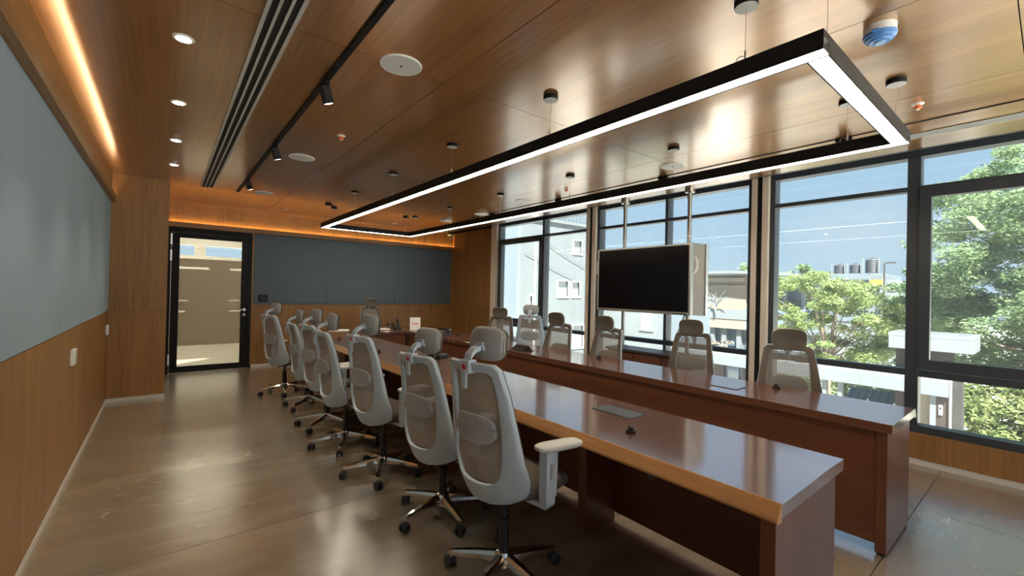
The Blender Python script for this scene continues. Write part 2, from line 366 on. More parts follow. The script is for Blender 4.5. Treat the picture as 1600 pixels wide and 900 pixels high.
# ---- far wall
DX0, DX1, DZ = .035, 1.187, 2.322
wf = sbox('wall_far', M['dark'], (DX1 + .004, 5.5, YF + .02, YF + .16, 0, H + .1), (-.1, DX1 + .004, YF + .02, YF + .16, DZ, H + .1))
for a, b in ((DX1, 2.40), (2.40, 3.62), (3.62, 4.84), (4.84, 5.26)):
    part('wainscot_panel', wf, M['wall'], (a + .0006, b - .0006, YF, YF + .02, .05, 1.104))
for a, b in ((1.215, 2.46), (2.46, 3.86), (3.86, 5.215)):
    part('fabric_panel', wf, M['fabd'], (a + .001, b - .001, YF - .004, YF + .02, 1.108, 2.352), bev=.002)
part('edge_strip', wf, M['wall'], (DX1, 1.214, YF, YF + .02, 1.105, 2.36), (5.216, 5.26, YF, YF + .02, 1.105, 2.36))
for a, b in ((.02, 1.21), (1.21, 2.52), (2.52, 3.9), (3.9, 5.26)):
    part('upper_panel', wf, M['wall'], (a + .0006, b - .0006, YF, YF + .02, 2.36, H))
part('ledge', wf, M['wall_x'], (XP, 5.25, YF - .05, YF, 2.362, 2.378), (XP, 5.25, YF - .05, YF - .038, 2.378, 2.440))
part('led_tape', wf, M['cove2'], (XP + .01, 5.24, YF - .022, YF - .016, 2.380, 2.386), label='glowing warm lamp tape lying in the ledge')
sbox('baseboard_far', M['skirt'], (DX1 + .02, 5.25, YF - .006, YF + .01, 0, .05))
# ---- return wall on the right before the window
rw = sbox('wall_return', M['dark'], (5.262, 5.5, 7.15, 9.0, 0, H + .1))
for a, b in ((7.15, 8.28), (8.28, 8.83)):
    for z0, z1 in ((.05, 1.10), (1.103, H)):
        part('veneer_panel', rw, M['wall'], (5.25, 5.262, a + .0008, b - .0008, z0, z1))
# ---- window wall sill
wr = sbox('wall_right', M['dark'], (XR + .012, 5.42, YN, 7.15, -.02, .276))
for a, b in zip([YN, -.5, 1.10, 1.97, 2.14, 3.2, 4.42, 4.6, 5.8], [-.5, 1.10, 1.97, 2.14, 3.2, 4.42, 4.6, 5.8, 7.0]):
    part('sill_panel', wr, M['wall'], (XR, XR + .012, a + .0006, b - .0006, .052, .268))
part('sill_cap', wr, M['wall_y'], (XR - .004, XR + .20, YN, 7.15, .268, .282), label='wooden cap board along the window sill')
sbox('baseboard_right', M['skirt'], (XR + .004, XR + .012, YN, 7.0, 0, .052))
# window head above the ceiling edge, roof slab and rear wall
sbox('trim_1', M['frame'], (5.06, 5.5, YN, 9.0, 2.80, 2.95), (5.05, 5.075, YN, 7.15, H - .002, 2.80))
sbox('wall_near', M['wall'], (-.75, 5.42, YN - .2, YN, -.02, .28), (-.75, 5.42, YN - .2, YN, 2.70, H + .1), (-.75, -.3, YN - .2, YN, .28, 2.70))
# ---- pilasters between the window bays: two pale jamb boards and a black joint
for n_, (y0, y1) in enumerate(((1.97, 2.145), (4.42, 4.60), (6.97, 7.15))):
    o = sbox(f'trim_{n_ + 2}', M['black'], (5.17, 5.36, y0 + .01, y1 - .01, .0, 2.80))
    w_ = y1 - y0
    if n_ < 2:
        part('jamb_board', o, M['jamb'], (5.15, 5.34, y0, y0 + .36 * w_, .282, 2.80)); part('jamb_board', o, M['jamb'], (5.15, 5.34, y1 - .31 * w_, y1, .282, 2.80))
    else:
        part('jamb_board', o, M['jamb'], (5.15, 5.34, y0, y1, .282, 2.80))
# ---- windows
def window(n, y0, y1, my, sash=None):
    o = sbox(f'window_{n}', M['frame'], (XR, XR + .13, y0, y1, 2.722, 2.80))
    f = .05
    part('frame', o, M['frame'], (XR, XR + .13, y0, y0 + f, .34, 2.722), (XR, XR + .13, y1 - f, y1, .34, 2.722), (XR, XR + .13, y0, y1, .282, .345))
    part('mullion', o, M['frame'], (XR - .005, XR + .13, my[0], my[1], .345, 2.722), bev=.003)
    for a, b in ((y0 + f, my[0]), (my[1], y1 - f)):
        part('transom', o, M['frame'], (XR, XR + .10, a, b, 2.422, 2.462)); part('transom', o, M['frame'], (XR, XR + .10, a, b, .775, .832))
        for z0, z1 in ((.345, .775), (.832, 2.422), (2.462, 2.722)):
            part('pane', o, M['glass'], (XR + .06, XR + .066, a, b, z0, z1))
    if sash:
        a, b = sash; s_ = .075
        sh = part('sash', o, M['frame'], (XR - .02, XR + .055, a, a + s_, .842, 2.445), (XR - .02, XR + .055, b - s_, b, .842, 2.445), (XR - .02, XR + .055, a + s_, b - s_, 2.352, 2.445), (XR - .02, XR + .055, a + s_, b - s_, .842, .93), label='opening sash with heavy black frame')
        hy = a + .38 * (b - a)
        bm = NB(); tube(bm, [(XR - .022, hy, .95), (XR - .05, hy, .95), (XR - .05, hy, 1.0)], .008, 8); tube(bm, [(XR - .05, hy + .005, 1.0), (XR - .05, hy - .16, .995)], .009, 8); box(bm, XR - .03, XR - .018, hy - .03, hy + .10, .925, .945)
        obj('handle', bm, M['black'], sh)
window(1, 4.60, 6.97, (5.62, 5.67), (5.66, 6.92))
window(2, 2.145, 4.42, (3.215, 3.255))
window(3, -.50, 1.97, (.745, .835), (-.45, .75))
window(4, YN, -.52, (-1.55, -1.51))
nw = sbox('window_5', M['frame'], (-.3, 5.2, YN - .1, YN, .28, .33), (-.3, 5.2, YN - .1, YN, 2.65, 2.70))
for k in range(5): part('mullion', nw, M['frame'], (-.3 + k * 1.36, -.25 + k * 1.36, YN - .1, YN, .33, 2.65))
for k in range(4): part('pane', nw, M['glass'], (-.25 + k * 1.36, 1.06 + k * 1.36, YN - .05, YN - .044, .33, 2.65))

# ---- door in the far wall
dr = sbox('door_1', M['black'], (DX0 - .03, DX0 + .03, YF - .012, YF + .09, 0, DZ), (DX1 - .045, DX1, YF - .012, YF + .09, 0, DZ), (DX0 + .03, DX1 - .045, YF - .012, YF + .09, DZ - .05, DZ))
lx0, lx1 = DX0 + .033, DX1 - .048
gx0, gx1, gz0, gz1 = lx0 + .105, lx1 - .105, .10, 2.195
lf = part('leaf', dr, M['black'], (lx0, gx0, YF + .005, YF + .05, .006, DZ - .055), (gx1, lx1, YF + .005, YF + .05, .006, DZ - .055), (gx0, gx1, YF + .005, YF + .05, .006, gz0), (gx0, gx1, YF + .005, YF + .05, gz1, DZ - .055))
part('glass_pane', dr, M['dglass'], (gx0, gx1, YF + .026, YF + .032, gz0, gz1))
for z0, z1 in ((.435, .985), (1.005, 1.165), (1.18, 1.69), (1.725, 1.86)):
    part('frosted_film', dr, M['film'], (gx0, gx1, YF + .0235, YF + .0255, z0, z1))
for (z0, z1, a, b) in ((.985, 1.005, gx0 + .09, gx1 - .17), (1.165, 1.18, gx0 + .13, gx1 - .17), (1.69, 1.725, gx0 + .40, gx1 - .17)):
    part('frosted_film', dr, M['film'], (a, b, YF + .0235, YF + .0255, z0, z1))
bm = NB(); lathe(bm, [(.027, 0), (.027, -.012)], (lx1 - .055, YF + .004, 1.018), 16, 'y'); tube(bm, [(lx1 - .055, YF - .005, 1.018), (lx1 - .055, YF - .045, 1.018), (lx1 - .185, YF - .05, 1.018)], .0095, 10)
lathe(bm, [(.024, 0), (.024, -.01)], (lx1 - .055, YF + .004, .93), 16, 'y'); obj('lever_handle', bm, M['chrome'], lf, True)
for z in (1.90, 2.16, .22):
    part('hinge', dr, M['alu'], (DX0 + .018, DX0 + .040, YF - .018, YF - .012, z - .085, z + .085))
# ---- corridor office beyond the door
co = sbox('wall_corridor', M['officewhite'], (-2.2, 4.2, 13.3, 13.4, 0, 2.15), (-2.2, 4.2, 13.3, 13.4, 2.40, 3.1), (-2.2, -1.2, 13.3, 13.4, 2.15, 2.4), (.55, .78, 13.3, 13.4, 2.15, 2.4), (2.1, 4.2, 13.3, 13.4, 2.15, 2.4), (-2.3, -2.2, 9, 13.4, 0, 3.1), (4.2, 4.3, 9, 13.4, 0, 3.1))
sbox('floor_corridor', M['floor'], (-2.3, 4.3, 9.0, 13.4, -.1, 0))
sbox('ceiling_corridor', M['officewhite'], (-2.3, 4.3, 8.99, 13.4, 2.95, 3.05))
for y in (9.8, 10.9, 12.1):
    t = thing('ceiling_strip_light', {9.8: 'white strip light in the office ceiling beyond the glass door, nearest the door', 10.9: 'white strip light midway along the office ceiling beyond the glass door', 12.1: 'white strip light furthest back in the office beyond the glass door'}[y], 'light', (.7, y, 2.95))
    part('housing', t, M['grey'], (-1.3, 1.4, -.10, .10, -.03, 0)); part('diffuser', t, M['strip'], (-1.28, 1.38, -.08, .08, -.036, -.03))

# ================================================================== conference tables (three, set as a U)
def nosing(bm, x, y0, y1, s):
    """outer bull edge along y; s = -1 when it faces -x"""
    p = [(x - s * .040, .75), (x - s * .036, .7495), (x - s * .004, .708), (x, .702), (x, .696), (x - s * .008, .689), (x - s * .040, .688)]
    prism(bm, p, y0, y1, 'y')
SEAMS = (.566, 2.98, 5.39, 6.698)
def long_table(label, xi, xo, y0, side):
    """xi: inner edge, xo: outer (seat) edge; side = sign of the outer direction"""
    cx = (xi + xo) / 2
    t = thing('conference_table', label, 'table', (cx, 3.6, 0)); t['group'] = 'tables of the U shaped conference setting'
    L = lambda x: x - cx
    bnd = [y0, 2.98, 5.39, 6.698]
    a, b = sorted((L(xi), L(xo) - side * .040))
    for p, q in zip(bnd, bnd[1:]):
        part('tabletop', t, M['top_y'], (a, b, p - 3.6 + .0004, q - 3.6 - .0004, .700, .75), bev=.0015)
    bm = NB(); nosing(bm, L(xo), y0 - 3.6 + .001, 6.698 - 3.6, side); o = obj('edge_nosing', bm, M['edge_y'] if side < 0 else M['top_y'], t, True, 22); o['label'] = 'rounded honey coloured edge' if side < 0 else 'rounded outer edge'
    # end panel with stile
    e0, e1 = sorted((L(xi) - side * -.018, L(xo) - side * .055))
    part('end_panel', t, M['tpan_z'], (e0, e1, y0 + .024 - 3.6, y0 + .075 - 3.6, .012, .70), bev=.002)
    for fx in (e0 + .02, e1 - .07): part('foot', t, M['nylon'], (fx, fx + .05, y0 + .03 - 3.6, y0 + .07 - 3.6, 0, .012))
    # modesty panels on the inner side
    i0 = L(xi) + side * .030
    bb = [y0 + .075, 2.98, 5.39, 6.698]
    for p, q in zip(bb, bb[1:]):
        u, v = sorted((i0, i0 + side * .018))
        part('modesty_panel', t, M['tpan_y'], (u, v, p - 3.6 + .002, q - 3.6 - .002, .055, .70), bev=.001)
    # upright supports
    for ys_, d in ((2.98, .60), (5.39, .60)):
        u, v = sorted((i0 + side * .020, L(xo) - side * .12 if side < 0 else i0 + .11))
        part('support_panel', t, M['tpan_z'], (u, v, ys_ - .02 - 3.6, ys_ + .02 - 3.6, .0, .70), bev=.001)
    u, v = sorted((i0 + side * .020, i0 + side * .30))
    part('support_panel', t, M['tpan_z'], (u, v, 1.74 - 3.6, 1.80 - 3.6, 0, .70), bev=.001)
    return t
T1 = long_table('long reddish wood conference table nearest the camera with honey front edge', 2.32, 1.60, .566, -1)
T2 = long_table('long reddish wood conference table on the window side with full height panel', 3.165, 3.825, .553, 1)
th = thing('conference_table', 'short reddish wood head table joining the two long tables at the far end', 'table', (2.8, 7.08, 0)); th['group'] = 'tables of the U shaped conference setting'
for a, b in ((1.60, 2.80), (2.80, 4.0)):
    part('tabletop', th, M['top_x'], (a - 2.8 + .0004, b - 2.8 - .0004, 6.70 - 7.08, 7.45 - 7.08, .70, .75), bev=.0015)
part('modesty_panel', th, M['tpan_x'], (2.36 - 2.8, 3.14 - 2.8, 6.735 - 7.08, 6.753 - 7.08, .055, .70), bev=.001)
for x in (1.66, 2.26, 3.20, 3.92):
    part('support_panel', th, M['tpan_z'], (x - 2.8, x + .04 - 2.8, 6.76 - 7.08, 7.36 - 7.08, 0, .70), bev=.001)
# loop of cable hanging under the near table
bm = NB(); cv = [(2.18, 1.50, .705), (2.175, 1.49, .60), (2.17, 1.46, .47), (2.17, 1.42, .40), (2.17, 1.385, .44), (2.17, 1.38, .55), (2.18, 1.40, .66), (2.18, 1.42, .705)]
tube(bm, cv, .004, 6); tag(obj('cable', bm, M['rubber'], None, True), 'thin grey cable loop hanging under the near table', 'cable')

# ================================================================== office chair
ZK = [.40, .50, .60, .75, .90, 1.08]; X0 = [-.165, -.212, -.226, -.218, -.232, -.275]; CK = [2.4, 2.1, 1.7, 1.25, 1.15, 1.2]
def bx_(y, z): return float(np.interp(z, ZK, X0)) + float(np.interp(z, ZK, CK)) * y * y
def resample(half, n):
    pts = half + [(-y, z) for y, z in half[-2:0:-1]]
    P = np.array(pts + [pts[0]]); d = np.r_[0, np.cumsum(np.hypot(*np.diff(P, axis=0).T))]
    # anchor on bottom centre and top centre
    k = len(half) - 1; out = []
    for j in range(n):
        s = j / n
        L_ = d[k] * s * 2 if s <= .5 else d[k] + (d[-1] - d[k]) * (s - .5) * 2
        out.append((float(np.interp(L_, d, P[:, 0])), float(np.interp(L_, d, P[:, 1]))))
    return out
OUT = [(0, .388), (.09, .391), (.155, .404), (.207, .436), (.235, .484), (.243, .545), (.236, .61), (.224, .70), (.209, .80), (.194, .90), (.180, .99), (.173, 1.036), (.166, 1.054), (.150, 1.063), (0, 1.066)]
INN = [(0, .490), (.075, .494), (.118, .512), (.146, .555), (.156, .605), (.156, .68), (.152, .77), (.146, .86), (.139, .95), (.134, .995), (.126, 1.012), (.110, 1.020), (0, 1.022)]
def ring(bm, outo, inno, xf, th_, n=56, lip=.006):
    A = resample(outo, n); B = resample(inno, n); rows = []
    def row(pts, sc, dx, base):
        r = []
        for (y, z) in pts: r.append(bm.verts.new((xf(y, z) + dx, y, z)))
        rows.append(r)
    def toward(P_, Q_, f): return [(p[0] + (q[0] - p[0]) * f, p[1] + (q[1] - p[1]) * f) for p, q in zip(P_, Q_)]
    row(B, 1, -th_ * .35, 0); row(toward(B, A, .12), 1, -th_ * .5, 0); row(toward(A, B, .14), 1, -th_ * .5, 0); row(A, 1, -th_ * .2, 0); row(A, 1, th_ * .25, 0); row(toward(A, B, .12), 1, th_ * .5, 0); row(toward(B, A, .12), 1, th_ * .5, 0); row(B, 1, th_ * .35, 0)
    m = len(rows)
    for i in range(m):
        r0, r1 = rows[i], rows[(i + 1) % m]
        for j in range(n): bm.faces.new((r0[j], r0[(j + 1) % n], r1[(j + 1) % n], r1[j]))
def patch(bm, w, h, zc, xf, d0, d1, n=36, pw=3.2, rim=.35):
    """closed cushion between x = xf+d0 and xf+d1 with a superellipse outline"""
    def ell(s):
        r = []
        for j in range(n):
            a = 2 * math.pi * j / n; c, s_ = math.cos(a), math.sin(a)
            r.append((w / 2 * s * math.copysign(abs(c) ** (2 / pw), c), zc + h / 2 * s * math.copysign(abs(s_) ** (2 / pw), s_)))
        return r
    seq = [(0.02, d0), (.55, d0), (.90, d0 + (d1 - d0) * .03), (.98, d0 + (d1 - d0) * .2), (1.0, d0 + (d1 - d0) * .5), (.97, d0 + (d1 - d0) * .8), (.88, d0 + (d1 - d0) * .97), (.55, d1), (.02, d1)]
    rows = [[bm.verts.new((xf(y, z) + d, y, z)) for y, z in ell(s)] for s, d in seq]
    for r0, r1 in zip(rows, rows[1:]):
        for j in range(n): bm.faces.new((r0[j], r0[(j + 1) % n], r1[(j + 1) % n], r1[j]))
    bm.faces.new(rows[0][::-1]); bm.faces.new(rows[-1])
def make_chair():
    t = thing('office_chair', 'prototype', 'chair')
    # --- base (turned later by rotating base, casters)
    bm = NB(); lathe(bm, [(.030, .055), (.045, .065), (.048, .12), (.040, .135), (.030, .14)], n=18)
    for k in range(5):
        a = R(72 * k); c, s = math.cos(a), math.sin(a)
        def P(r_, o_, z): return (c * r_ - s * o_, s * r_ + c * o_, z)
        secs = [(.035, .026, .085, .130), (.14, .022, .082, .118), (.27, .0155, .074, .098), (.293, .011, .074, .092)]
        rows = [[bm.verts.new(P(r_, o_, z)) for o_, z in ((-w, zl), (-w, zl + .6 * (zh - zl)), (-w * .55, zh), (w * .55, zh), (w, zl + .6 * (zh - zl)), (w, zl))] for r_, w, zl, zh in secs]
        for r0, r1 in zip(rows, rows[1:]):
            for j in range(6): bm.faces.new((r0[j], r0[(j + 1) % 6], r1[(j + 1) % 6], r1[j]))
        bm.faces.new(rows[0][::-1]); bm.faces.new(rows[-1])
        tube(bm, [P(.281, 0, .08), P(.281, 0, .052)], .007, 8)
    o = obj('star_base', bm, M['chrome'], t, True, 30); o['label'] = 'chrome five armed base'
    bm = NB()
    for s in (-1, 1):
        lathe(bm, [(.010, s * .006), (.024, s * .007), (.0285, s * .011), (.0285, s * .022), (.023, s * .027), (.008, s * .028)], (.012, 0, .0285), 18, 'y')
    box(bm, -.012, .030, -.008, .008, .026, .058, bev=.004)
    base_me = obj('caster', bm, M['nylon'], t, True, 40); base_me.location = (.281, 0, 0)
    for k in range(1, 5):
        c = base_me.copy(); COL.objects.link(c); c.parent = t; c.location = (.281 * math.cos(R(72 * k)), .281 * math.sin(R(72 * k)), 0); c.rotation_euler = (0, 0, R(72 * k))
    bm = NB(); lathe(bm, [(.026, .07), (.026, .28), (.0275, .282), (.0275, .30), (.015, .302), (.015, .40)], n=16); o = obj('gas_column', bm, M['nylon'], t, True)
    # --- under-seat mechanism with lever
    bm = NB(); box(bm, -.13, .12, -.075, .075, .372, .412, bev=.012); tube(bm, [(.03, -.07, .385), (.03, -.20, .38), (.02, -.235, .375)], .006, 8); box(bm, .0, .04, -.262, -.225, .365, .38, bev=.004)
    prism(bm, [(-.13, .375), (-.158, .40), (-.158, .44), (-.06, .41)], -.05, .05, 'y'); obj('mechanism', bm, M['nylon'], t)
    bm = NB(); prism(bm, [(-.175, .430), (-.150, .378), (-.10, .382), (-.10, .400), (-.140, .404), (-.165, .440)], -.045, .045, 'y'); obj('tail_bracket', bm, M['shell'], t)
    # --- seat
    bm = NB()
    rows = []; N = 44
    for (sc, z) in ((.02, .405), (.70, .405), (.90, .412), (.985, .43), (1.0, .447), (.985, .465), (.93, .478), (.75, .484), (.4, .482), (.02, .480)):
        r_ = []
        for j in range(N):
            a = 2 * math.pi * j / N; c, s = math.cos(a), math.sin(a)
            x = .078 + .207 * sc * math.copysign(abs(c) ** (2 / 4.2), c); y = .245 * sc * math.copysign(abs(s) ** (2 / 4.2), s) * (1 - .9 * max(0, .02 - x))
            r_.append(bm.verts.new((x, y, z - (.028 * max(0, (x - .14) / .145) ** 2 if z > .44 else 0))))
        rows.append(r_)
    for r0, r1 in zip(rows, rows[1:]):
        for j in range(N): bm.faces.new((r0[j], r0[(j + 1) % N], r1[(j + 1) % N], r1[j]))
    bm.faces.new(rows[0][::-1]); bm.faces.new(rows[-1])
    obj('seat', bm, M['seat'], t, True, 60)
    # --- back frame
    bm = NB(); ring(bm, OUT, INN, bx_, .030); o = obj('back_frame', bm, M['shell'], t, True, 40)
    bm = NB(); ring(bm, [(y * .985, .733 + (z - .733) * .985) for y, z in OUT], INN, lambda y, z: bx_(y, z) + .0165, .006); o = obj('front_trim', bm, M['seat'], t, True, 40); o['label'] = 'taupe fabric edge on the front of the back frame'
    # --- mesh strands
    bm = NB(); I = np.array(INN); z = .503
    while z < 1.019:
        hw = float(np.interp(z, I[:, 1], I[:, 0])) + .010; hgt = .0059; prev = None
        for j in range(9):
            y = -hw + 2 * hw * j / 8; x = bx_(y, z) + .004 - .012 * (1 - (y / hw) ** 2) * -1
            cur = (bm.verts.new((x, y, z - hgt / 2)), bm.verts.new((x + .002, y, z + hgt / 2)))
            if prev: bm.faces.new((prev[0], cur[0], cur[1], prev[1]))
            prev = cur
        z += .0076
    for y in np.arange(-.14, .141, .02):
        lo = [p for p in np.arange(.503, 1.021, .0304) if float(np.interp(p, I[:, 1], I[:, 0])) > abs(y) - .004]
        pv = None
        for zz in lo:
            hw = float(np.interp(zz, I[:, 1], I[:, 0])) + .01; x = bx_(y, zz) + .006 + .012 * (1 - (y / hw) ** 2)
            cu = (bm.verts.new((x, y - .0009, zz)), bm.verts.new((x, y + .0009, zz)))
            if pv: bm.faces.new((pv[0], cu[0], cu[1], pv[1]))
            pv = cu
    o = obj('mesh_back', bm, M['strand'], t); o['kind'] = 'stuff'; o['label'] = 'taupe see-through mesh'
    # --- lumbar pad with two clips
    bm = NB(); patch(bm, .262, .135, .752, lambda y, z: bx_(y, z) - .008 + .5 * y * y, -.020, -.004); o = obj('lumbar_pad', bm, M['lumb'], t, True, 50)
    for s in (-1, 1):
        bm = NB(); patch(bm, .044, .040, .742, lambda y, z, s=s: bx_(y + s * .118, z) + .5 * .0139, -.036, -.022, 16, 4.5)
        for v in bm.verts: v.co.y += s * .118
        obj('lumbar_clip', bm, M['lumb'], o, True, 50)
    # --- front pad of the back is the mesh itself; headrest bracket, arm, headrest
    bm = NB(); xb = bx_(0, 1.045)
    box(bm, xb - .030, xb + .022, -.030, .030, 1.012, 1.074, bev=.006, seg=2); box(bm, xb - .034, xb - .020, -.016, .016, .945, 1.03, bev=.003); o = obj('headrest_bracket', bm, M['shell'], t)
    bm = NB(); prism(bm, [(y, z) for y, z in ((-.013, 1.034), (-.009, 1.050), (.002, 1.056), (.011, 1.052), (.014, 1.040), (.008, 1.031), (-.004, 1.028))], xb - .0325, xb - .0295, 'x'); o2 = obj('badge', bm, M['red'], o); o2['label'] = 'small red badge'
    bm = NB(); hx = lambda y, z: -.196 + 2.6 * y * y + (z - 1.15) * .14 + 4.5 * (z - 1.15) ** 2
    rows = [[bm.verts.new((x, y, z_)) for y, z_ in ((-w, z0_ - tk), (w, z0_ - tk), (w, z0_ + tk), (-w, z0_ + tk))] for x, z0_, w, tk in ((xb - .012, 1.062, .024, .010), (xb - .004, 1.090, .022, .011), (xb + .020, 1.112, .019, .012), (-.190, 1.130, .018, .013))]
    for r0, r1 in zip(rows, rows[1:]):
        for j in range(4): bm.faces.new((r0[j], r0[(j + 1) % 4], r1[(j + 1) % 4], r1[j]))
    bm.faces.new(rows[0][::-1]); bm.faces.new(rows[-1]); prism(bm, [(-.034, 1.112), (.034, 1.112), (.020, 1.150), (-.020, 1.150)], -.208, -.184, 'x')
    obj('headrest_arm', bm, M['shell'], t)
    bm = NB(); patch(bm, .232, .156, 1.140, hx, .008, .046, 40, 3.4); o = obj('headrest', bm, M['head'], t, True, 60)
    bm = NB(); patch(bm, .228, .152, 1.140, hx, -.004, .012, 40, 3.6); obj('headrest_shell', bm, M['lumb'], o, True, 50)
    bm = NB(); pp_ = []
    for j in range(49):
        a = 2 * math.pi * j / 48; c, s_ = math.cos(a), math.sin(a); y = .116 * math.copysign(abs(c) ** (2 / 3.4), c); z = 1.140 + .0775 * math.copysign(abs(s_) ** (2 / 3.4), s_); pp_.append((hx(y, z) + .009, y, z))
    tube(bm, pp_, .0032, 6); obj('piping', bm, M['pad'], o, True)
    # --- arms
    for s in (-1, 1):
        bm = NB(); y0 = s * .17
        prism(bm, [(s * .13, .395), (s * .285, .395), (s * .292, .41), (s * .290, .50), (s * .286, .662), (s * .252, .662), (s * .252, .50), (s * .250, .418), (s * .13, .412)], -.035, .030, 'x')
        if s: pass
        prism(bm, [(-.040, .44), (.038, .44), (.046, .655), (-.040, .655)], *sorted((s * .249, s * .293)), 'y')
        ar = obj('armrest', bm, M['shell'], t)
        bm = NB(); box(bm, -.012, .012, *sorted((s * .293, s * .299)), .53, .60, bev=.002); obj('height_button', bm, M['lumb'], ar)
        bm = NB(); rows = []; N = 28
        for sc, z in ((.02, -.014), (.86, -.014), (.97, -.008), (1, .0), (.98, .009), (.88, .014), (.02, .015)):
            rows.append([bm.verts.new((.128 * sc * math.copysign(abs(math.cos(2 * math.pi * j / N)) ** .45, math.cos(2 * math.pi * j / N)), .043 * sc * math.copysign(abs(math.sin(2 * math.pi * j / N)) ** .55, math.sin(2 * math.pi * j / N)), z)) for j in range(N)])
        for r0, r1 in zip(rows, rows[1:]):
            for j in range(N): bm.faces.new((r0[j], r0[(j + 1) % N], r1[(j + 1) % N], r1[j]))
        bm.faces.new(rows[0][::-1]); bm.faces.new(rows[-1])
        o = obj('arm_pad', bm, M['pad'], ar, True, 50); o.location = (.060, s * .285, .669); o.rotation_euler = (0, 0, 0)
    return t
CH = make_chair(); used = [False]
def place_chair(x, y, deg, dz, phi, label, group, padrot=(0, 0), hd=0):
    c = CH if not used[0] else copy_tree(CH); used[0] = True
    c.location = (x, y, 0); c.rotation_euler = (0, 0, R(deg)); c['label'] = label; c['group'] = group
    low = 0; ai = 0
    for ch in c.children:
        n = ch.name.split('.')[0]
        if n == 'star_base': ch.rotation_euler = (0, 0, R(phi - deg))
        elif n == 'caster':
            a = R(phi - deg + 72 * low); ch.location = (.281 * math.cos(a), .281 * math.sin(a), 0); ch.rotation_euler = (0, 0, a + R(random.uniform(-70, 70))); low += 1
        elif n != 'gas_column':
            ch.location = (0, 0, dz + (hd if n in ('headrest', 'headrest_arm') else 0))
            if n == 'armrest':
                for k in ch.children:
                    if k.name.startswith('arm_pad'): k.rotation_euler = (0, 0, R(padrot[0] if k.location.y > 0 else padrot[1]))
    return c
GL, GW = 'grey mesh chairs along the near table', 'grey mesh chairs along the window'
LEFT = [(1.372, 1.735, 9, .052, 57, 'grey mesh office chair nearest the camera, its right arm against the table edge', (0, -18)),
        (1.43, 2.46, 11, -.012, 48, 'grey mesh office chair second from the camera along the near table', (6, 0)),
        (1.365, 3.28, 11, .028, 24, 'grey mesh office chair third from the camera along the near table', (12, 0)),
        (1.325, 4.06, 4, -.006, 27, 'grey mesh office chair fourth from the camera along the near table', (0, 0)),
        (1.355, 4.74, 11, 0, 6, 'grey mesh office chair fifth from the camera along the near table', (0, 0)),
        (1.41, 5.62, 2, -.05, 3, 'lowest grey mesh office chair, second from the door along the near table', (0, 0)),
        (1.29, 6.50, 20, .0, 45, 'grey mesh office chair nearest the glass door, standing free of the others', (0, 0))]
for a in LEFT: place_chair(*a[:5], a[5], GL, a[6])
WIN = [(3.70, 1.24, 203, .0, 20, 'mesh office chair at the window side of the far long table, nearest the camera'),
       (4.025, 2.257, 195, .0, 10, 'mesh office chair pushed back below the right end of the wall display'),
       (3.61, 3.06, 180, .0, 40, 'mesh office chair facing the table below the left end of the wall display'),
       (3.58, 3.76, 187, .0, 55, 'mesh office chair in front of the pilaster left of the display'),
       (3.80, 5.09, 216, .0, 30, 'mesh office chair facing the table in front of the wood return wall'),
       (4.47, 5.08, 42, .03, 15, 'mesh office chair turned with its back to the table at the first window')]
for a in WIN: place_chair(*a, GW, hd=0 if a[2] == 42 else -.018)
place_chair(3.06, 7.92, -90, .03, 20, 'mesh office chair behind the head table facing the camera', 'chair at the head table')

# ================================================================== linear pendant lamp
lx0, lx1, ly0, ly1, hw, z0, z1 = 1.985, 3.500, .600, 7.40, .040, 2.403, 2.480
lp = thing('linear_pendant_lamp', 'black rectangular ring pendant lamp with glowing warm underside above the tables', 'lamp', (2.74, 4.0, z0))
def lb(x0, x1, y0, y1, a, b): return (x0 - 2.74, x1 - 2.74, y0 - 4.0, y1 - 4.0, a - z0, b - z0)
tk = .006
for nm, (x0, x1, y0, y1) in (('l', (lx0 - hw, lx0 + hw, ly0 - hw, ly1 + hw)), ('r', (lx1 - hw, lx1 + hw, ly0 - hw, ly1 + hw))):
    part('rail', lp, M['black'], lb(x0, x0 + tk, y0, y1, z0, z1), lb(x1 - tk, x1, y0, y1, z0, z1), lb(x0 + tk, x1 - tk, y0, y1, z1 - .03, z1))
    part('diffuser', lp, M['lamp'], lb(x0 + tk, x1 - tk, y0 + tk, y1 - tk, z0 + .003, z0 + .008))
for y0, y1 in ((ly0 - hw, ly0 + hw), (ly1 - hw, ly1 + hw)):
    part('rail', lp, M['black'], lb(lx0 + hw, lx1 - hw, y0, y0 + tk, z0, z1), lb(lx0 + hw, lx1 - hw, y1 - tk, y1, z0, z1), lb(lx0 + hw, lx1 - hw, y0 + tk, y1 - tk, z1 - .03, z1))
    part('diffuser', lp, M['lamp'], lb(lx0 + hw - tk, lx1 - hw + tk, y0 + tk, y1 - tk, z0 + .003, z0 + .008))
hang = [(lx0, y) for y in (.865, 2.115, 3.39, 4.67, 5.95, 7.18)] + [(lx1, y) for y in (.865, 2.125, 3.385, 4.67, 5.99, 7.22)] + [(2.13, .600), (3.375, .600), (2.14, ly1), (3.40, ly1)]
proto = None
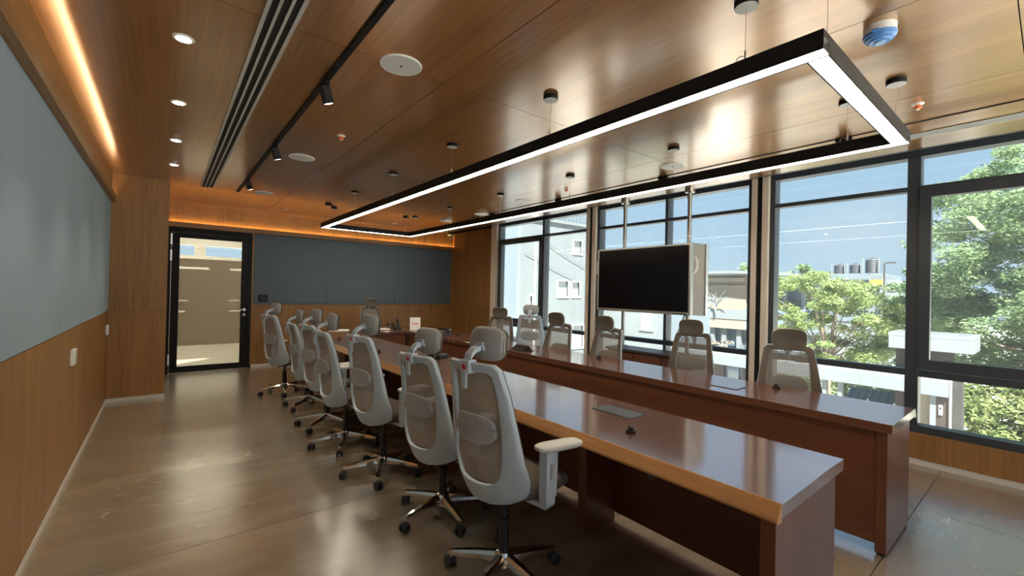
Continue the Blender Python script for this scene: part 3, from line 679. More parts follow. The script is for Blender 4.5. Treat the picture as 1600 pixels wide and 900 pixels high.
for x, y in hang:
    if proto is None:
        bm = NB(); lathe(bm, [(.046, H - .028 - z0), (.049, H - .024 - z0), (.049, H - z0)], n=24); cn = obj('canopy', bm, M['black'], lp, True); cn.location = (x - 2.74, y - 4, 0)
        bm = NB(); lathe(bm, [(.005, H - .029 - z0), (.047, H - .0285 - z0)], n=24); dsk = obj('canopy_plate', bm, M['grey'], cn)
        bm = NB(); tube(bm, [(0, 0, H - .03 - z0), (0, 0, z1 + .05 - z0)], .0013, 6); tube(bm, [(0, 0, z1 + .055 - z0), (0, 0, z1 + .02 - z0)], .0045, 8)
        tube(bm, [(0, 0, z1 + .022 - z0), (.012, 0, z1 - z0)], .0022, 6); tube(bm, [(0, 0, z1 + .022 - z0), (-.012, 0, z1 - z0)], .0022, 6)
        ring_ = [(0, .022 + .018 * math.cos(a), z1 + .02 - z0 + .018 * math.sin(a)) for a in np.linspace(-2.6, 2.6, 14)]; tube(bm, ring_, .0018, 5)
        cb = obj('cable', bm, M['steel'], lp); cb.location = cn.location; proto = (cn, dsk, cb)
    else:
        c = proto[0].copy(); COL.objects.link(c); c.location = (x - 2.74, y - 4, 0); d = proto[1].copy(); COL.objects.link(d); d.parent = c
        c = proto[2].copy(); COL.objects.link(c); c.location = (x - 2.74, y - 4, 0)

# ================================================================== ceiling fittings
for k, y in enumerate((2.915, 3.966, 5.024, 6.068)):
    t = thing('downlight', 'round recessed downlight above the left wall, ' + ('nearest the camera', 'second from the camera', 'third from the camera', 'farthest, beside the pier')[k], 'light', (.047, y, H), 0, 'recessed downlights along the left wall')
    bm = NB(); lathe(bm, [(.034, -.002), (.036, -.006), (.048, -.005), (.050, 0)], n=28); obj('trim_ring', bm, M['white'], t, True)
    bm = NB(); lathe(bm, [(.031, -.0015), (.031, -.0068)], n=24); obj('lens', bm, M['spotem'], t)
    l = bpy.data.lights.new('downlight beam', 'SPOT'); l.energy = SPOT; l.color = (1, .88, .68); l.spot_size = R(75); l.spot_blend = .6; l.shadow_soft_size = .03
    o = bpy.data.objects.new('lamp_beam', l); COL.objects.link(o); o.parent = t; o.location = (0, 0, -.02)
t = thing('slot_diffuser', 'long silver air slot diffuser with three black slots in the left ceiling', 'air vent', (.41, 2.25, H))
ya, yb = YN - 2.25, 7.12 - 2.25
part('backing', t, M['dark'], (-.072, .072, ya, yb, -.003, -.0005))
for k in range(4):
    x = -.066 + k * .044; w = .009 if k in (0, 3) else .0065
    part('bar', t, M['grey'], (x - w, x + w, ya, yb, -.009, -.003))
part('end_cap', t, M['grey'], (-.075, .075, yb - .004, yb + .004, -.009, 0))
t = thing('slot_diffuser', 'slim slot diffuser in the ceiling along the windows', 'air vent', (4.625, 2.25, H))
part('backing', t, M['dark'], (-.062, .062, ya, yb, -.003, -.0005))
for x, w in ((-.058, .005), (-.029, .005), (0, .005), (.029, .005), (.058, .005)): part('bar', t, M['grey'], (x - w, x + w, ya, yb, -.008, -.003))
def track(x, label, ys_, glab, tilt, y1, w, h, fl=1):
    t = thing('track_rail', label, 'track', (x, 2.25, H)); part('rail', t, M['black'], (-w, w, ya, y1 - 2.25, -h, 0), bev=.002)
    for y in (1.15, 2.6): part('joint', t, M['nylon'], (-w - .001, w + .001, y - 2.25, y + .02 - 2.25, -h - .002, -.002))
    for k, y in enumerate(ys_):
        s = thing('track_spotlight', glab[k], 'light', (x, y, H - h), 0, 'black spotlights on the ceiling tracks')
        part('adapter', s, M['black'], (-.014, .014, -.055, .055, -.024, 0), bev=.003)
        bm = NB(); box(bm, -.027, .027, -.030, .030, -.055, .055, bev=.006); b = obj('head', bm, M['black'], s); b.location = (.010 * fl, 0, -.068); b.rotation_euler = (R(10), R(tilt), 0)
        bm = NB(); box(bm, -.019, .019, -.022, .022, -.0565, -.0545); lz = obj('lens', bm, M['trackem'], b)
track(.762, 'black lighting track running along the left ceiling', (2.90, 4.50, 6.15), ['black box spotlight hanging from the left track, nearest the camera', 'black box spotlight hanging midway on the left track', 'black box spotlight at the far end of the left track'], -20, 7.11, .016, .018)
track(4.28, 'thin black lighting track in the ceiling near the windows', (1.08, 2.72, 4.36, 5.92), ['black spotlight on the window track by the near lamp corner', 'black spotlight on the window track above the wall display', 'black spotlight on the window track left of the display', 'black spotlight at the far end of the window track'], 12, 6.7, .009, .006, -1)
for k, (x, y, lab) in enumerate(((1.05, 2.40, 'large round white ceiling speaker nearest the camera'), (1.055, 4.785, 'round white ceiling speaker midway along the left ceiling'), (1.06, 7.00, 'round white ceiling speaker above the near end of the fabric board'), (4.0, 2.43, 'round white ceiling speaker beside the window track, nearest the camera'), (4.02, 4.81, 'round white ceiling speaker beside the window track, second from the camera'))):
    t = thing('ceiling_speaker', lab, 'speaker', (x, y, H), 0, 'round speakers in the ceiling')
    bm = NB(); lathe(bm, [(.110, -.002), (.111, -.008), (.119, -.006), (.121, 0)], n=40); obj('rim', bm, M['white'], t, True)
    bm = NB(); lathe(bm, [(.004, -.0085), (.06, -.008), (.110, -.0065)], n=36); obj('grille', bm, M['offw'], t, True); part('badge', t, M['dark'], (-.004, .004, -.010, .010, -.0105, -.0085))
for k, (x, y, lab) in enumerate(((1.16, 3.86, 'orange capped sprinkler head beside the left track'), (3.89, .58, 'orange capped sprinkler head by the near corner of the pendant lamp'), (3.93, 3.86, 'orange capped sprinkler head near the window track'))):
    t = thing('sprinkler_head', lab, 'sprinkler', (x, y, H), 0, 'ceiling sprinklers')
    bm = NB(); lathe(bm, [(.014, -.012), (.030, -.006), (.034, 0)], n=20); obj('escutcheon', bm, M['white'], t, True)
    bm = NB(); lathe(bm, [(.013, -.034), (.021, -.028), (.017, -.012), (.014, -.010)], n=16); obj('cap', bm, M['orange'], t, True)
    bm = NB(); lathe(bm, [(.010, -.040), (.010, -.033)], n=12); obj('deflector', bm, M['white'], t)
t = thing('smoke_detector', 'white ceiling smoke detector under a glossy blue dust cover', 'detector', (2.655, .535, H))
bm = NB(); lathe(bm, [(.056, -.040), (.062, -.036), (.064, 0)], n=32); obj('body', bm, M['white'], t, True)
bm = NB(); lathe(bm, [(.022, -.078), (.024, -.074), (.040, -.072), (.043, -.066), (.055, -.062), (.058, -.052), (.064, -.049), (.066, -.036), (.060, -.034)], n=32); box(bm, .055, .085, -.012, .012, -.046, -.040); box(bm, -.085, -.055, -.012, .012, -.046, -.040)
o = obj('dust_cover', bm, M['blue'], t, True, 20); o['label'] = 'glossy blue ringed cover'
bm = NB(); lathe(bm, [(.0205, -.0795), (.0205, -.077)], n=20); obj('cover_cap', bm, plain('pale blue cap', (.45, .62, .85), .3), o)
for x, y, lab in ((4.15, 6.07, 'white disc ceiling access point nearer the windows'), (4.09, 7.15, 'white disc ceiling unit beside the far right corner')):
    t = thing('ceiling_disc', lab, 'ceiling unit', (x, y, H), 0, 'white discs in the far ceiling')
    bm = NB(); lathe(bm, [(.09, -.030), (.118, -.022), (.122, -.012), (.10, 0)], n=36); obj('cover', bm, M['white'], t, True); part('status_light', t, M['orange'], (.03, .05, -.02, -.01, -.031, -.0295))
for x, y, lab in ((1.58, 8.2, 'small white ceiling spot above the left end of the fabric board'), (3.57, 8.29, 'small white ceiling spot above the right part of the fabric board')):
    t = thing('ceiling_spot', lab, 'light', (x, y, H), 0, 'small spots by the far wall'); bm = NB(); lathe(bm, [(.028, -.003), (.030, -.008), (.042, -.006), (.044, 0)], n=24); obj('ring', bm, M['white'], t, True); bm = NB(); lathe(bm, [(.026, -.006), (.026, -.0085)], n=20); obj('lens', bm, M['offw'], t)
t = thing('security_camera', 'small white security camera in the far right ceiling corner', 'camera', (5.12, 8.70, 2.66))
bm = NB(); box(bm, -.025, .025, -.01, .12, .045, .07, bev=.005); tube(bm, [(0, .05, .05), (0, .05, .02)], .012, 10); obj('bracket', bm, M['white'], t)
bm = NB(); lathe(bm, [(.018, -.075), (.033, -.07), (.036, -.03), (.034, .035), (.02, .04)], (0, .02, 0), 20, 'y'); o = obj('body', bm, M['white'], t, True); o.rotation_euler = (R(12), 0, R(-35))
bm = NB(); lathe(bm, [(.022, -.077), (.022, -.07)], (0, .02, 0), 18, 'y'); obj('lens', bm, M['screen'], o)

# ================================================================== wall plates
for y, z, lab, w in ((4.52, .886, 'white switch plate on the left wainscot nearer the camera', .075), (6.93, .885, 'white switch plate on the left wainscot beside the pier', .05)):
    t = thing('switch_plate', lab, 'switch', (XL, y, z), 0, 'white plates on the left wall')
    part('plate', t, M['white'], (0, .022, -w, w, -.058, .058), bev=.004); part('rocker', t, M['grey'], (.0215, .0245, -.026, .026, -.028, .028), bev=.001); part('rocker_key', t, M['white'], (.024, .026, -.022, .022, -.024, .024), bev=.001)
t = thing('control_plate', 'square black control plate on the fabric board by the door', 'switch', (1.37, YF - .004, 1.22))
part('plate', t, M['black'], (-.07, .07, -.012, 0, -.062, .062), bev=.003); part('touch_panel', t, M['screen'], (-.05, .05, -.0135, -.0115, -.04, .04)); 

# ================================================================== wall display on two ceiling poles
tx, ty0, ty1, tz0, tz1 = 4.65, 2.575, 3.935, 1.215, 2.040
tv = thing('display_screen', 'large switched off black display in a silver frame with beige housing before the window', 'display', (4.9, 3.25, 0))
V = lambda *b: (b[0] - 4.9, b[1] - 4.9, b[2] - 3.25, b[3] - 3.25, b[4], b[5])
part('screen', tv, M['screen'], V(tx + .002, tx + .02, ty0 + .03, ty1 - .02, tz0 + .035, tz1 - .02))
part('bezel', tv, M['alu'], V(tx, tx + .06, ty0, ty0 + .030, tz0, tz1), V(tx, tx + .06, ty1 - .02, ty1, tz0, tz1), V(tx, tx + .06, ty0 + .03, ty1 - .02, tz1 - .02, tz1), V(tx, tx + .06, ty0 + .03, ty1 - .02, tz0, tz0 + .035), bev=.003)
part('backplate', tv, M['nylon'], V(tx + .02, tx + .075, ty0 + .03, ty1 - .02, tz0 + .02, tz1 - .02))
part('housing', tv, M['tvside'], V(tx + .075, tx + .335, ty0 + .01, ty1 - .01, tz0 + .0, tz1 + .01), bev=.004, label='deep beige housing behind the screen')
part('rear_frame', tv, M['alu'], V(tx + .335, tx + .385, ty0 - .005, ty1, tz0 - .01, tz1 + .015), bev=.003)
part('sensor_strip', tv, M['nylon'], V(tx - .004, tx + .001, 2.62, 2.80, tz0 + .004, tz0 + .016))
for yy, sg in ((ty0, -1), (ty1, 1)):
    bm = NB(); tube(bm, [(tx + .035 - 4.9, yy - 3.25, 1.70), (tx + .04 - 4.9, yy + sg * .03 - 3.25, 1.71), (tx + .045 - 4.9, yy + sg * .045 - 3.25, 1.765), (tx + .045 - 4.9, yy + sg * .045 - 3.25, 1.83), (tx + .04 - 4.9, yy + sg * .03 - 3.25, 1.88), (tx + .035 - 4.9, yy - 3.25, 1.89)], .012, 10); obj('side_handle', bm, M['white'], tv, True)
for y in (2.79, 3.74):
    bm = NB(); tube(bm, [(.08, y - 3.25, .725), (.08, y - 3.25, H - .02)], .025, 16); lathe(bm, [(.05, H - .06), (.06, H - .055), (.06, H)], (.08, y - 3.25, 0), 20); lathe(bm, [(.032, H - .14), (.034, H - .09)], (.08, y - 3.25, 0), 16); lathe(bm, [(.07, .7205), (.07, .735)], (.08, y - 3.25, 0), 20)
    p = obj('pole', bm, M['steel'], tv, True); p['label'] = 'satin steel pole from ceiling to floor'
    bm = NB(); lathe(bm, [(.0265, 2.155), (.0265, 2.175)], (.08, y - 3.25, 0), 16); obj('collar', bm, M['white'], p)
bm = NB(); tube(bm, [(4.80, 2.72, 1.215), (4.79, 2.74, 1.15), (4.82, 2.80, 1.05), (4.83, 2.85, .95), (4.85, 2.9, .80), (4.86, 2.92, .735)], .006, 6); tube(bm, [(4.82, 2.74, 1.215), (4.80, 2.78, 1.12), (4.81, 2.70, 1.02), (4.84, 2.78, .9), (4.86, 2.86, .735)], .004, 6)
tag(obj('display_cable', bm, M['nylon'], None, True), 'dark cables hanging from the display down to the low cabinet', 'cable')
cr_ = thing('low_cabinet', 'low dark wood cabinet under the wall display by the window', 'cabinet', (4.93, 3.2, 0))
part('carcass', cr_, M['tpan_y'], (-.15, .18, -.60, .62, .06, .69), bev=.002); part('worktop', cr_, plain('dark cabinet top', (.06, .05, .05), .3), (-.19, .20, -.63, .65, .69, .72), bev=.002); part('plinth', cr_, M['black'], (-.12, .17, -.58, .60, 0, .06))
for k in range(3):
    a = -.595 + k * .405; d = part('door', cr_, M['tpan_y'], (-.170, -.151, a + .004, a + .399, .07, .68), bev=.002); part('knob', d, M['steel'], (-.18, -.171, a + .35, a + .37, .55, .62))

# ================================================================== things on the tables
def mic(x, y, lab, g='small black table microphones'):
    t = thing('table_microphone', lab, 'microphone', (x, y, .75), 0, g)
    bm = NB(); lathe(bm, [(.026, 0), (.026, .006), (.023, .012), (.012, .014)], n=20); obj('base', bm, M['brownplastic'], t, True)
    bm = NB(); lathe(bm, [(.011, .012), (.012, .022), (.0145, .026), (.012, .034), (.004, .036)], n=16); obj('capsule', bm, M['nylon'], t, True)
for x, y, lab in ((1.84, 1.32, 'small black microphone on the near table beside the metal flap'), (1.83, 3.01, 'small black microphone on the near table between first and second chairs'), (1.82, 4.55, 'small black microphone on the near table beside the third chair'), (1.83, 5.95, 'small black microphone on the near table toward the head end'),
                  (3.66, 1.32, 'small black microphone on the window side table before the nearest chair'), (3.60, 3.0, 'small black microphone on the window side table below the display'), (3.42, 4.58, 'small black microphone on the window side table beyond the dark wedge'), (3.55, 5.75, 'small black microphone at the far end of the window side table')): mic(x, y, lab)
def flap(cx, cy, lab, m, rz):
    t = thing('cable_flap', lab, 'cable box', (cx, cy, .75), rz, 'flush cable flaps in the tabletops')
    part('rim', t, M['nylon'], (-.075, .075, -.135, .135, 0, .003), bev=.001); part('lid', t, m, (-.070, .070, -.130, .130, .003, .005), bev=.001)
flap(2.10, 1.60, 'grey metal cable flap set flush in the near table', M['lid'], 0)
flap(3.40, 1.60, 'wood topped cable flap set flush in the window side table', M['top_y'], 0)
t = thing('popup_box', 'dark brown wedge shaped box standing open on the window side table', 'cable box', (3.30, 3.93, .75))
bm = NB(); prism(bm, [(-.075, 0), (.075, 0), (.045, .058), (.0, .062)], -.125, .125, 'y'); bmesh.ops.scale(bm, vec=(1, .72, 1), verts=[v for v in bm.verts if v.co.z > .03]); obj('body', bm, M['brownplastic'], t)
part('flap', t, M['nylon'], (.05, .10, -.13, .13, 0, .004))
t = thing('desk_unit', 'black desk conference unit with upright panel on the near table', 'phone', (2.17, 3.90, .75), R(20))
bm = NB(); box(bm, -.055, .075, -.085, .085, 0, .045, bev=.012, seg=2); obj('body', bm, M['nylon'], t); bm = NB(); box(bm, -.012, .012, -.035, .035, .04, .215, bev=.008, seg=2); obj('upright_panel', bm, plain('grey panel', (.07, .075, .08), .4), t); part('lens', t, M['chrome'], (-.058, -.054, -.03, -.01, .015, .035))
t = thing('conference_phone', 'black low conference phone at the far corner of the window side table', 'phone', (3.42, 5.95, .75), R(30))
bm = NB(); prism(bm, [(-.09, 0), (.10, 0), (.08, .05), (-.02, .085), (-.06, .06)], -.085, .085, 'y'); obj('body', bm, M['nylon'], t); bm = NB(); tube(bm, [(-.05, -.10, .055), (-.03, -.06, .085), (-.03, .06, .085), (-.05, .10, .055)], [.02, .014, .014, .02], 10); obj('handset', bm, M['black'], t, True)
t = thing('cordless_phone', 'black cordless phone upright in its charging base on the head table', 'phone', (3.15, 7.06, .75))
bm = NB(); box(bm, -.055, .055, -.05, .05, 0, .035, bev=.010, seg=2); obj('charging_base', bm, M['nylon'], t); bm = NB(); box(bm, -.024, .024, -.014, .014, .02, .175, bev=.009, seg=2); box(bm, -.018, -.006, -.006, .006, .17, .20, bev=.003); o = obj('handset', bm, M['nylon'], t); o.rotation_euler = (R(-10), 0, 0)
t = thing('pen_holder', 'small dark wire pen holder on the head table beside the chair', 'pen holder', (3.05, 7.14, .75))
bm = NB(); w = .047
for a in range(4):
    c, s = ((1, 0), (0, 1), (-1, 0), (0, -1))[a]; 
    for k in range(7):
        f = -w + 2 * w * k / 6
        p = (c * w - s * f, s * w + c * f); tube(bm, [(p[0], p[1], 0), (p[0], p[1], .10)], .0018, 5)
    for z in np.linspace(.003, .10, 6): tube(bm, [(c * w - s * -w, s * w + c * -w, z), (c * w - s * w, s * w + c * w, z)], .0018, 5)
box(bm, -w, w, -w, w, 0, .003); obj('basket', bm, M['nylon'], t)
for k, (x, y) in enumerate(((.01, .01), (-.02, -.01))):
    bm = NB(); tube(bm, [(x, y, .004), (x + .012, y + .01, .13)], .004, 8); obj('pen', bm, M['alu'] if k else M['nylon'], t)
t = thing('tent_card', 'white tent card with red lettering on the head table', 'sign', (3.39, 6.90, .75), R(-26))
bm = NB(); prism(bm, [(-.055, 0), (-.050, 0), (.002, .205), (-.003, .205)], -.088, .088, 'x' if False else 'y'); prism(bm, [(.055, 0), (.050, 0), (-.003, .205), (.002, .205)], -.088, .088, 'y'); tc_ = obj('card', bm, M['paper'], t)
tc_.rotation_euler = (0, 0, R(90))
def stroke(z, a, b, h, m, wav=0):
    bm = NB(); n = max(2, int((b - a) / .007)); sl = .053 / .205
    for k in range(n):
        u = a + (b - a) * k / n; hh = h * (.55 + .45 * abs(math.sin(k * 1.9))) if wav else h
        yb = lambda zz: -(.055 - sl * zz) - .0006
        vs_ = [bm.verts.new((x, yb(zz), zz)) for x, zz in ((u, z), (u + (b - a) / n * .78, z), (u + (b - a) / n * .78, z + hh), (u, z + hh))]; bm.faces.new(vs_)
    o = obj('lettering', bm, m, t); return o
stroke(.160, -.055, .060, .006, M['ink']); stroke(.124, -.058, .058, .030, M['redink'], 1); stroke(.088, -.055, .060, .026, M['redink'], 1); stroke(.072, -.065, .065, .005, M['ink']); stroke(.040, -.065, .065, .004, M['ink'])
def papers(x, y, rz, lab, n):
    t = thing('paper_stack', lab, 'papers', (x, y, .75), rz, 'papers on the head table')
    for k in range(n): part('sheet', t, M['paper'], (-.105 + .004 * k, .105 + .004 * k, -.148, .148 - .003 * k, .0025 * k, .0025 * k + .002))
papers(2.20, 7.18, R(70), 'white papers on the left part of the head table', 5)
papers(2.86, 7.13, R(80), 'white papers on the head table before the facing chair', 4)

# ================================================================== outside
GZ = -4.2
sbox('ground', M['ground'], (-60, 160, -90, 140, GZ - .2, GZ))
def leaves(name, mat, parent, centres, radii, per, size, seed, flat=.5):
    """leaflet clusters as one real mesh"""
    rg = np.random.default_rng(seed); n = len(centres) * per
    c = np.repeat(np.array(centres), per, 0); rr = np.repeat(np.array(radii), per)
    d = rg.normal(size=(n, 3)); d /= np.linalg.norm(d, axis=1)[:, None]
    p = c + d * (rr * rg.random(n) ** .45)[:, None] * np.array([1, 1, flat])
    s = size * (.6 + .8 * rg.random(n))
    u = rg.normal(size=(n, 3)); u[:, 2] *= .45; u /= np.linalg.norm(u, axis=1)[:, None]
    v = rg.normal(size=(n, 3)); v -= (v * u).sum(1)[:, None] * u; v /= np.linalg.norm(v, axis=1)[:, None]
    V_ = np.stack([p - u * s[:, None], p + v * s[:, None] * .38, p + u * s[:, None], p - v * s[:, None] * .38], 1).reshape(-1, 3)
    me = bpy.data.meshes.new(name); me.vertices.add(4 * n); me.vertices.foreach_set('co', V_.ravel().astype('f4'))
    me.loops.add(4 * n); me.loops.foreach_set('vertex_index', np.arange(4 * n, dtype='i4')); me.polygons.add(n); me.polygons.foreach_set('loop_start', np.arange(0, 4 * n, 4, dtype='i4'))
    me.update(calc_edges=True); me.materials.append(mat)
    o = bpy.data.objects.new(name, me); COL.objects.link(o); o.parent = parent; o['kind'] = 'stuff'; return o
def tree(label, x, y, zc, rad, nclu, per, size, mat, seed, group=None, branches=9, crad=.5, br=1):
    t = thing('tree', label, 'tree', (x, y, GZ), 0, group); rg = random.Random(seed)
    cs = []
    for k in range(nclu):
        while True:
            p = [rg.uniform(-1, 1) for _ in range(3)]
            q = sum(a * a for a in p)
            if .12 < q < 1: break
        cs.append((p[0] * rad[0], p[1] * rad[1], p[2] * rad[2] + zc - GZ))
    leaves('foliage', mat, t, cs, [crad * rg.uniform(.7, 1.3) for _ in cs], per, size, seed)
    bm = NB(); base = zc - GZ - rad[2] * .75
    tube(bm, [(0, 0, 0), (.05, .03, base * .5), (.0, 0, base)], [.16, .13, .11], 9); o = obj('trunk', bm, M['bark'], t, True)
    bm = NB()
    for k in range(branches):
        e_ = cs[rg.randrange(len(cs))]; m_ = (e_[0] * .45 + rg.uniform(-.15, .15), e_[1] * .45 + rg.uniform(-.15, .15), base + (e_[2] - base) * .62)
        tube(bm, [(0, 0, base - .1), m_, e_], [.07 * br, .038 * br, .012], 6)
    obj('branches', bm, M['bark'], o, True)
    return t
tree('large bright green tree filling the right window pane', 17.6, .2, 2.35, (2.3, 2.5, 3.3), 260, 420, .055, M['leafB'], 3, None, 12, .50)
tree('airy yellow green tree with thin branches behind the white beam', 18.0, 4.9, .72, (1.5, 2.05, 1.75), 100, 330, .052, M['leafA'], 11, None, 22, .36, .5)
tree('green tree beyond the gate between the airy tree and the large tree', 20.5, 2.8, .55, (1.5, 1.1, 2.2), 80, 330, .055, M['leafB'], 15, None, 8, .42)
for k, (x, y, zc, lab) in enumerate(((40, 16.5, 3.0, 'distant rounded tree behind the curved roof, left one'), (46, 14.6, 3.1, 'distant rounded tree behind the curved roof, right one'))):
    tree(lab, x, y, zc, (1.5, 2.2, 1.2), 26, 70, .22, M['leafB'], 40 + k, 'distant trees behind the curved roof', 5, .7)
def shrub(x, y, z0_, rad, lab, mat, seed, group, n=26, per=120):
    t = thing('shrub', lab, 'shrub', (x, y, GZ), 0, group); rg = random.Random(seed); cs = []
    for k in range(n): cs.append((rg.uniform(-1, 1) * rad[0], rg.uniform(-1, 1) * rad[1], rg.uniform(0, 1) * rad[2] + z0_ - GZ))
    leaves('foliage', mat, t, cs, [.38] * n, per * 2, .06, seed, .8)
    bm = NB()
    for k in range(6):
        e_ = cs[k]; tube(bm, [(e_[0] * .2, e_[1] * .2, 0), (e_[0] * .5, e_[1] * .5, (e_[2]) * .6), e_], [.05, .03, .01], 6)
    obj('stems', bm, M['bark'], t, True); return t
GS = 'bushy shrubs by the gate'
shrub(15.6, .85, -2.5, (.8, .75, 2.2), 'bushy yellow green shrub right of the grey gate pillar', M['leafC'], 61, GS, 60, 130)
shrub(15.2, -.6, -2.6, (.9, .8, 2.2), 'bushy yellow green shrub at the right edge of the window', M['leafC'], 62, GS, 60, 130)
shrub(23, 6.2, -4.1, (.8, 1.7, 2.3), 'green shrub under the white beam behind the white posts', M['leafA'], 63, GS, 60, 120)
shrub(23, 3.6, -4.1, (.8, .8, 2.3), 'green shrub beside the green canopy under the white beam', M['leafA'], 64, GS, 40, 120)
# --- gate house with white slabs
gt = thing('gatehouse', 'white slabbed gatehouse with brown pillars beside the shrubs', 'building', (14.4, 1.9, GZ))
g = lambda *b: (b[0] - 14.4, b[1] - 14.4, b[2] - 1.9, b[3] - 1.9, b[4] - GZ, b[5] - GZ)
part('roof_slab', gt, M['ext_white'], g(14.0, 15.3, 1.10, 2.56, .27, .57), bev=.01)
part('roof_parapet', gt, M['ext_white'], g(14.0, 14.08, 1.10, 2.56, .572, .66), g(15.22, 15.3, 1.10, 2.56, .572, .66), g(14.08, 15.22, 1.10, 1.18, .572, .66), g(14.08, 15.22, 2.48, 2.56, .572, .66))
part('wall', gt, M['ext_brown'], g(14.5, 14.8, 1.48, 2.05, GZ, .27)); part('wall', gt, M['ext_brown'], g(14.5, 14.8, 2.05, 2.5, GZ, .27))
part('tall_pillar', gt, M['ext_grey'], g(14.2, 14.55, 1.29, 1.52, GZ, -.1))
part('door', gt, M['ext_beige'], g(13.95, 14.0, 1.78, 2.02, GZ, -.72)); part('pillar', gt, M['ext_white'], g(13.72, 13.92, 1.66, 1.76, GZ, -.60)); part('pillar', gt, M['ext_brown'], g(13.72, 13.98, 1.47, 1.66, GZ, -.60))
b_ = part('meter_box', gt, M['white'], g(13.68, 13.72, 1.55, 1.61, -1.12, -.90)); part('meter_window', b_, M['dark'], g(13.67, 13.68, 1.565, 1.595, -1.0, -.94))
bm_ = thing('beam', 'long white concrete beam on white posts crossing below the trees', 'beam', (13.8, 3.6, GZ))
part('beam_body', bm_, M['ext_white'], (-.2, .6, -2.15, 4.2, -.70 - GZ, -.36 - GZ), bev=.01)
for y in (3.42, 3.76, 5.6): part('post', bm_, M['ext_white'], (-.05, .1, y - 3.6, y + .10 - 3.6, 0, -.70 - GZ))
pp = thing('pipe', 'thin white drain pipe standing at the gatehouse pillar', 'pipe', (13.66, 1.42, GZ)); bm = NB(); tube(bm, [(0, 0, 0), (0, 0, 3.9)], .018, 8); obj('tube', bm, M['white'], pp)
cn = thing('canopy', 'dark green tinted sheet canopy with white frame under the beam', 'canopy', (19.6, 4.0, GZ))
bm = NB(); prism(bm, [(-.6, 1.75), (.6, 2.32), (.6, 2.36), (-.6, 1.79)], -.75, .75, 'y'); obj('sheet', bm, M['greenroof'], cn)
for k in range(8): bm = NB(); y = -.72 + k * .2; prism(bm, [(-.62, 1.79), (.62, 2.37), (.62, 2.40), (-.62, 1.83)], y, y + .03, 'y'); obj('rib', bm, M['ext_pale'], cn)
for y in (-.7, .0, .7): part('post', cn, M['white'], (-.57, -.52, y - .02, y + .02, 0, 2.2))
# --- white building on the left
wb = thing('building', 'tall white rendered building filling the leftmost window bay', 'building', (14.7, 17, GZ)); wb['group'] = 'buildings outside'
q = lambda *b: (b[0] - 14.7, b[1] - 14.7, b[2] - 17, b[3] - 17, b[4] - GZ, b[5] - GZ)
def holes_wall(x0, x1, z0_, z1_, wins):
    bx = []; xs_ = sorted({x0, x1, *[w[0] for w in wins], *[w[1] for w in wins]}); zs_ = sorted({z0_, z1_, *[w[2] for w in wins], *[w[3] for w in wins]})
    for a, b in zip(xs_, xs_[1:]):
        for c, d in zip(zs_, zs_[1:]):
            if not any(w[0] <= a and b <= w[1] and w[2] <= c and d <= w[3] for w in wins): bx.append(q(a, b, 15.0, 15.25, c, d))
    return bx
wins = [(14.82, 15.52, 1.25, 2.0), (15.80, 16.36, 1.27, 1.97), (15.86, 16.45, 3.42, 4.05), (15.9, 16.7, -1.3, -.2), (13.05, 13.2, .6, 1.25), (16.0, 16.8, -3.4, -2.2)]
wl_ = part('wall', wb, M['ext_white'], *holes_wall(12.45, 17.05, GZ, 4.78, wins))
part('side_wall', wb, M['ext_pale'], q(12.45, 12.7, 15.25, 22, GZ, 4.78)); part('side_wall', wb, M['ext_white'], q(16.8, 17.05, 15.25, 22, GZ, 4.78))
part('roof_slab', wb, M['ext_white'], q(12.3, 17.2, 14.9, 22, 4.78, 4.92)); 
for w in wins:
    o = part('window', wb, M['white'], q(w[0] - .06, w[1] + .06, 14.96, 15.0, w[2] - .08, w[2]), q(w[0] - .05, w[0], 14.97, 15.06, w[2], w[3] + .05), q(w[1], w[1] + .05, 14.97, 15.06, w[2], w[3] + .05), q(w[0], w[1], 14.97, 15.06, w[3], w[3] + .05))
    part('window_pane', o, M['ext_win'], q(w[0], w[1], 15.12, 15.15, w[2], w[3]))
lv = []
for k in range(6): lv.append(q(15.1, 17.0, 15.0, 15.06, 5.0 + k * .10, 5.06 + k * .10))
for k in range(8): lv.append(q(15.1 + k * .26, 15.14 + k * .26, 14.98, 15.0, 4.92, 5.6))
lo = part('roof_louver', wb, M['ext_pale'], *lv)
bm = NB(); tube(bm, [(13.3 - 14.7, 14.93 - 17, 8.2), (13.3 - 14.7, 14.93 - 17, 0)], .05, 8); obj('drain_pipe', bm, M['white'], wb); bm = NB(); tube(bm, [(13.05 - 14.7, 14.93 - 17, 8.3), (13.75 - 14.7, 14.93 - 17, 8.3), (13.75 - 14.7, 14.93 - 17, 0)], .02, 6); obj('drain_pipe', bm, M['ext_pale'], wb)
p2 = thing('building', 'pale blue block at the far left edge behind the white building', 'building', (11.0, 24, GZ)); p2['group'] = 'buildings outside'
part('wall', p2, M['ext_pale'], (-3, 1.9, -2, 4, 0, 8.9)); part('roof_slab', p2, M['ext_white'], (-3.1, 2.0, -2.1, 4, 8.9, 9.1))
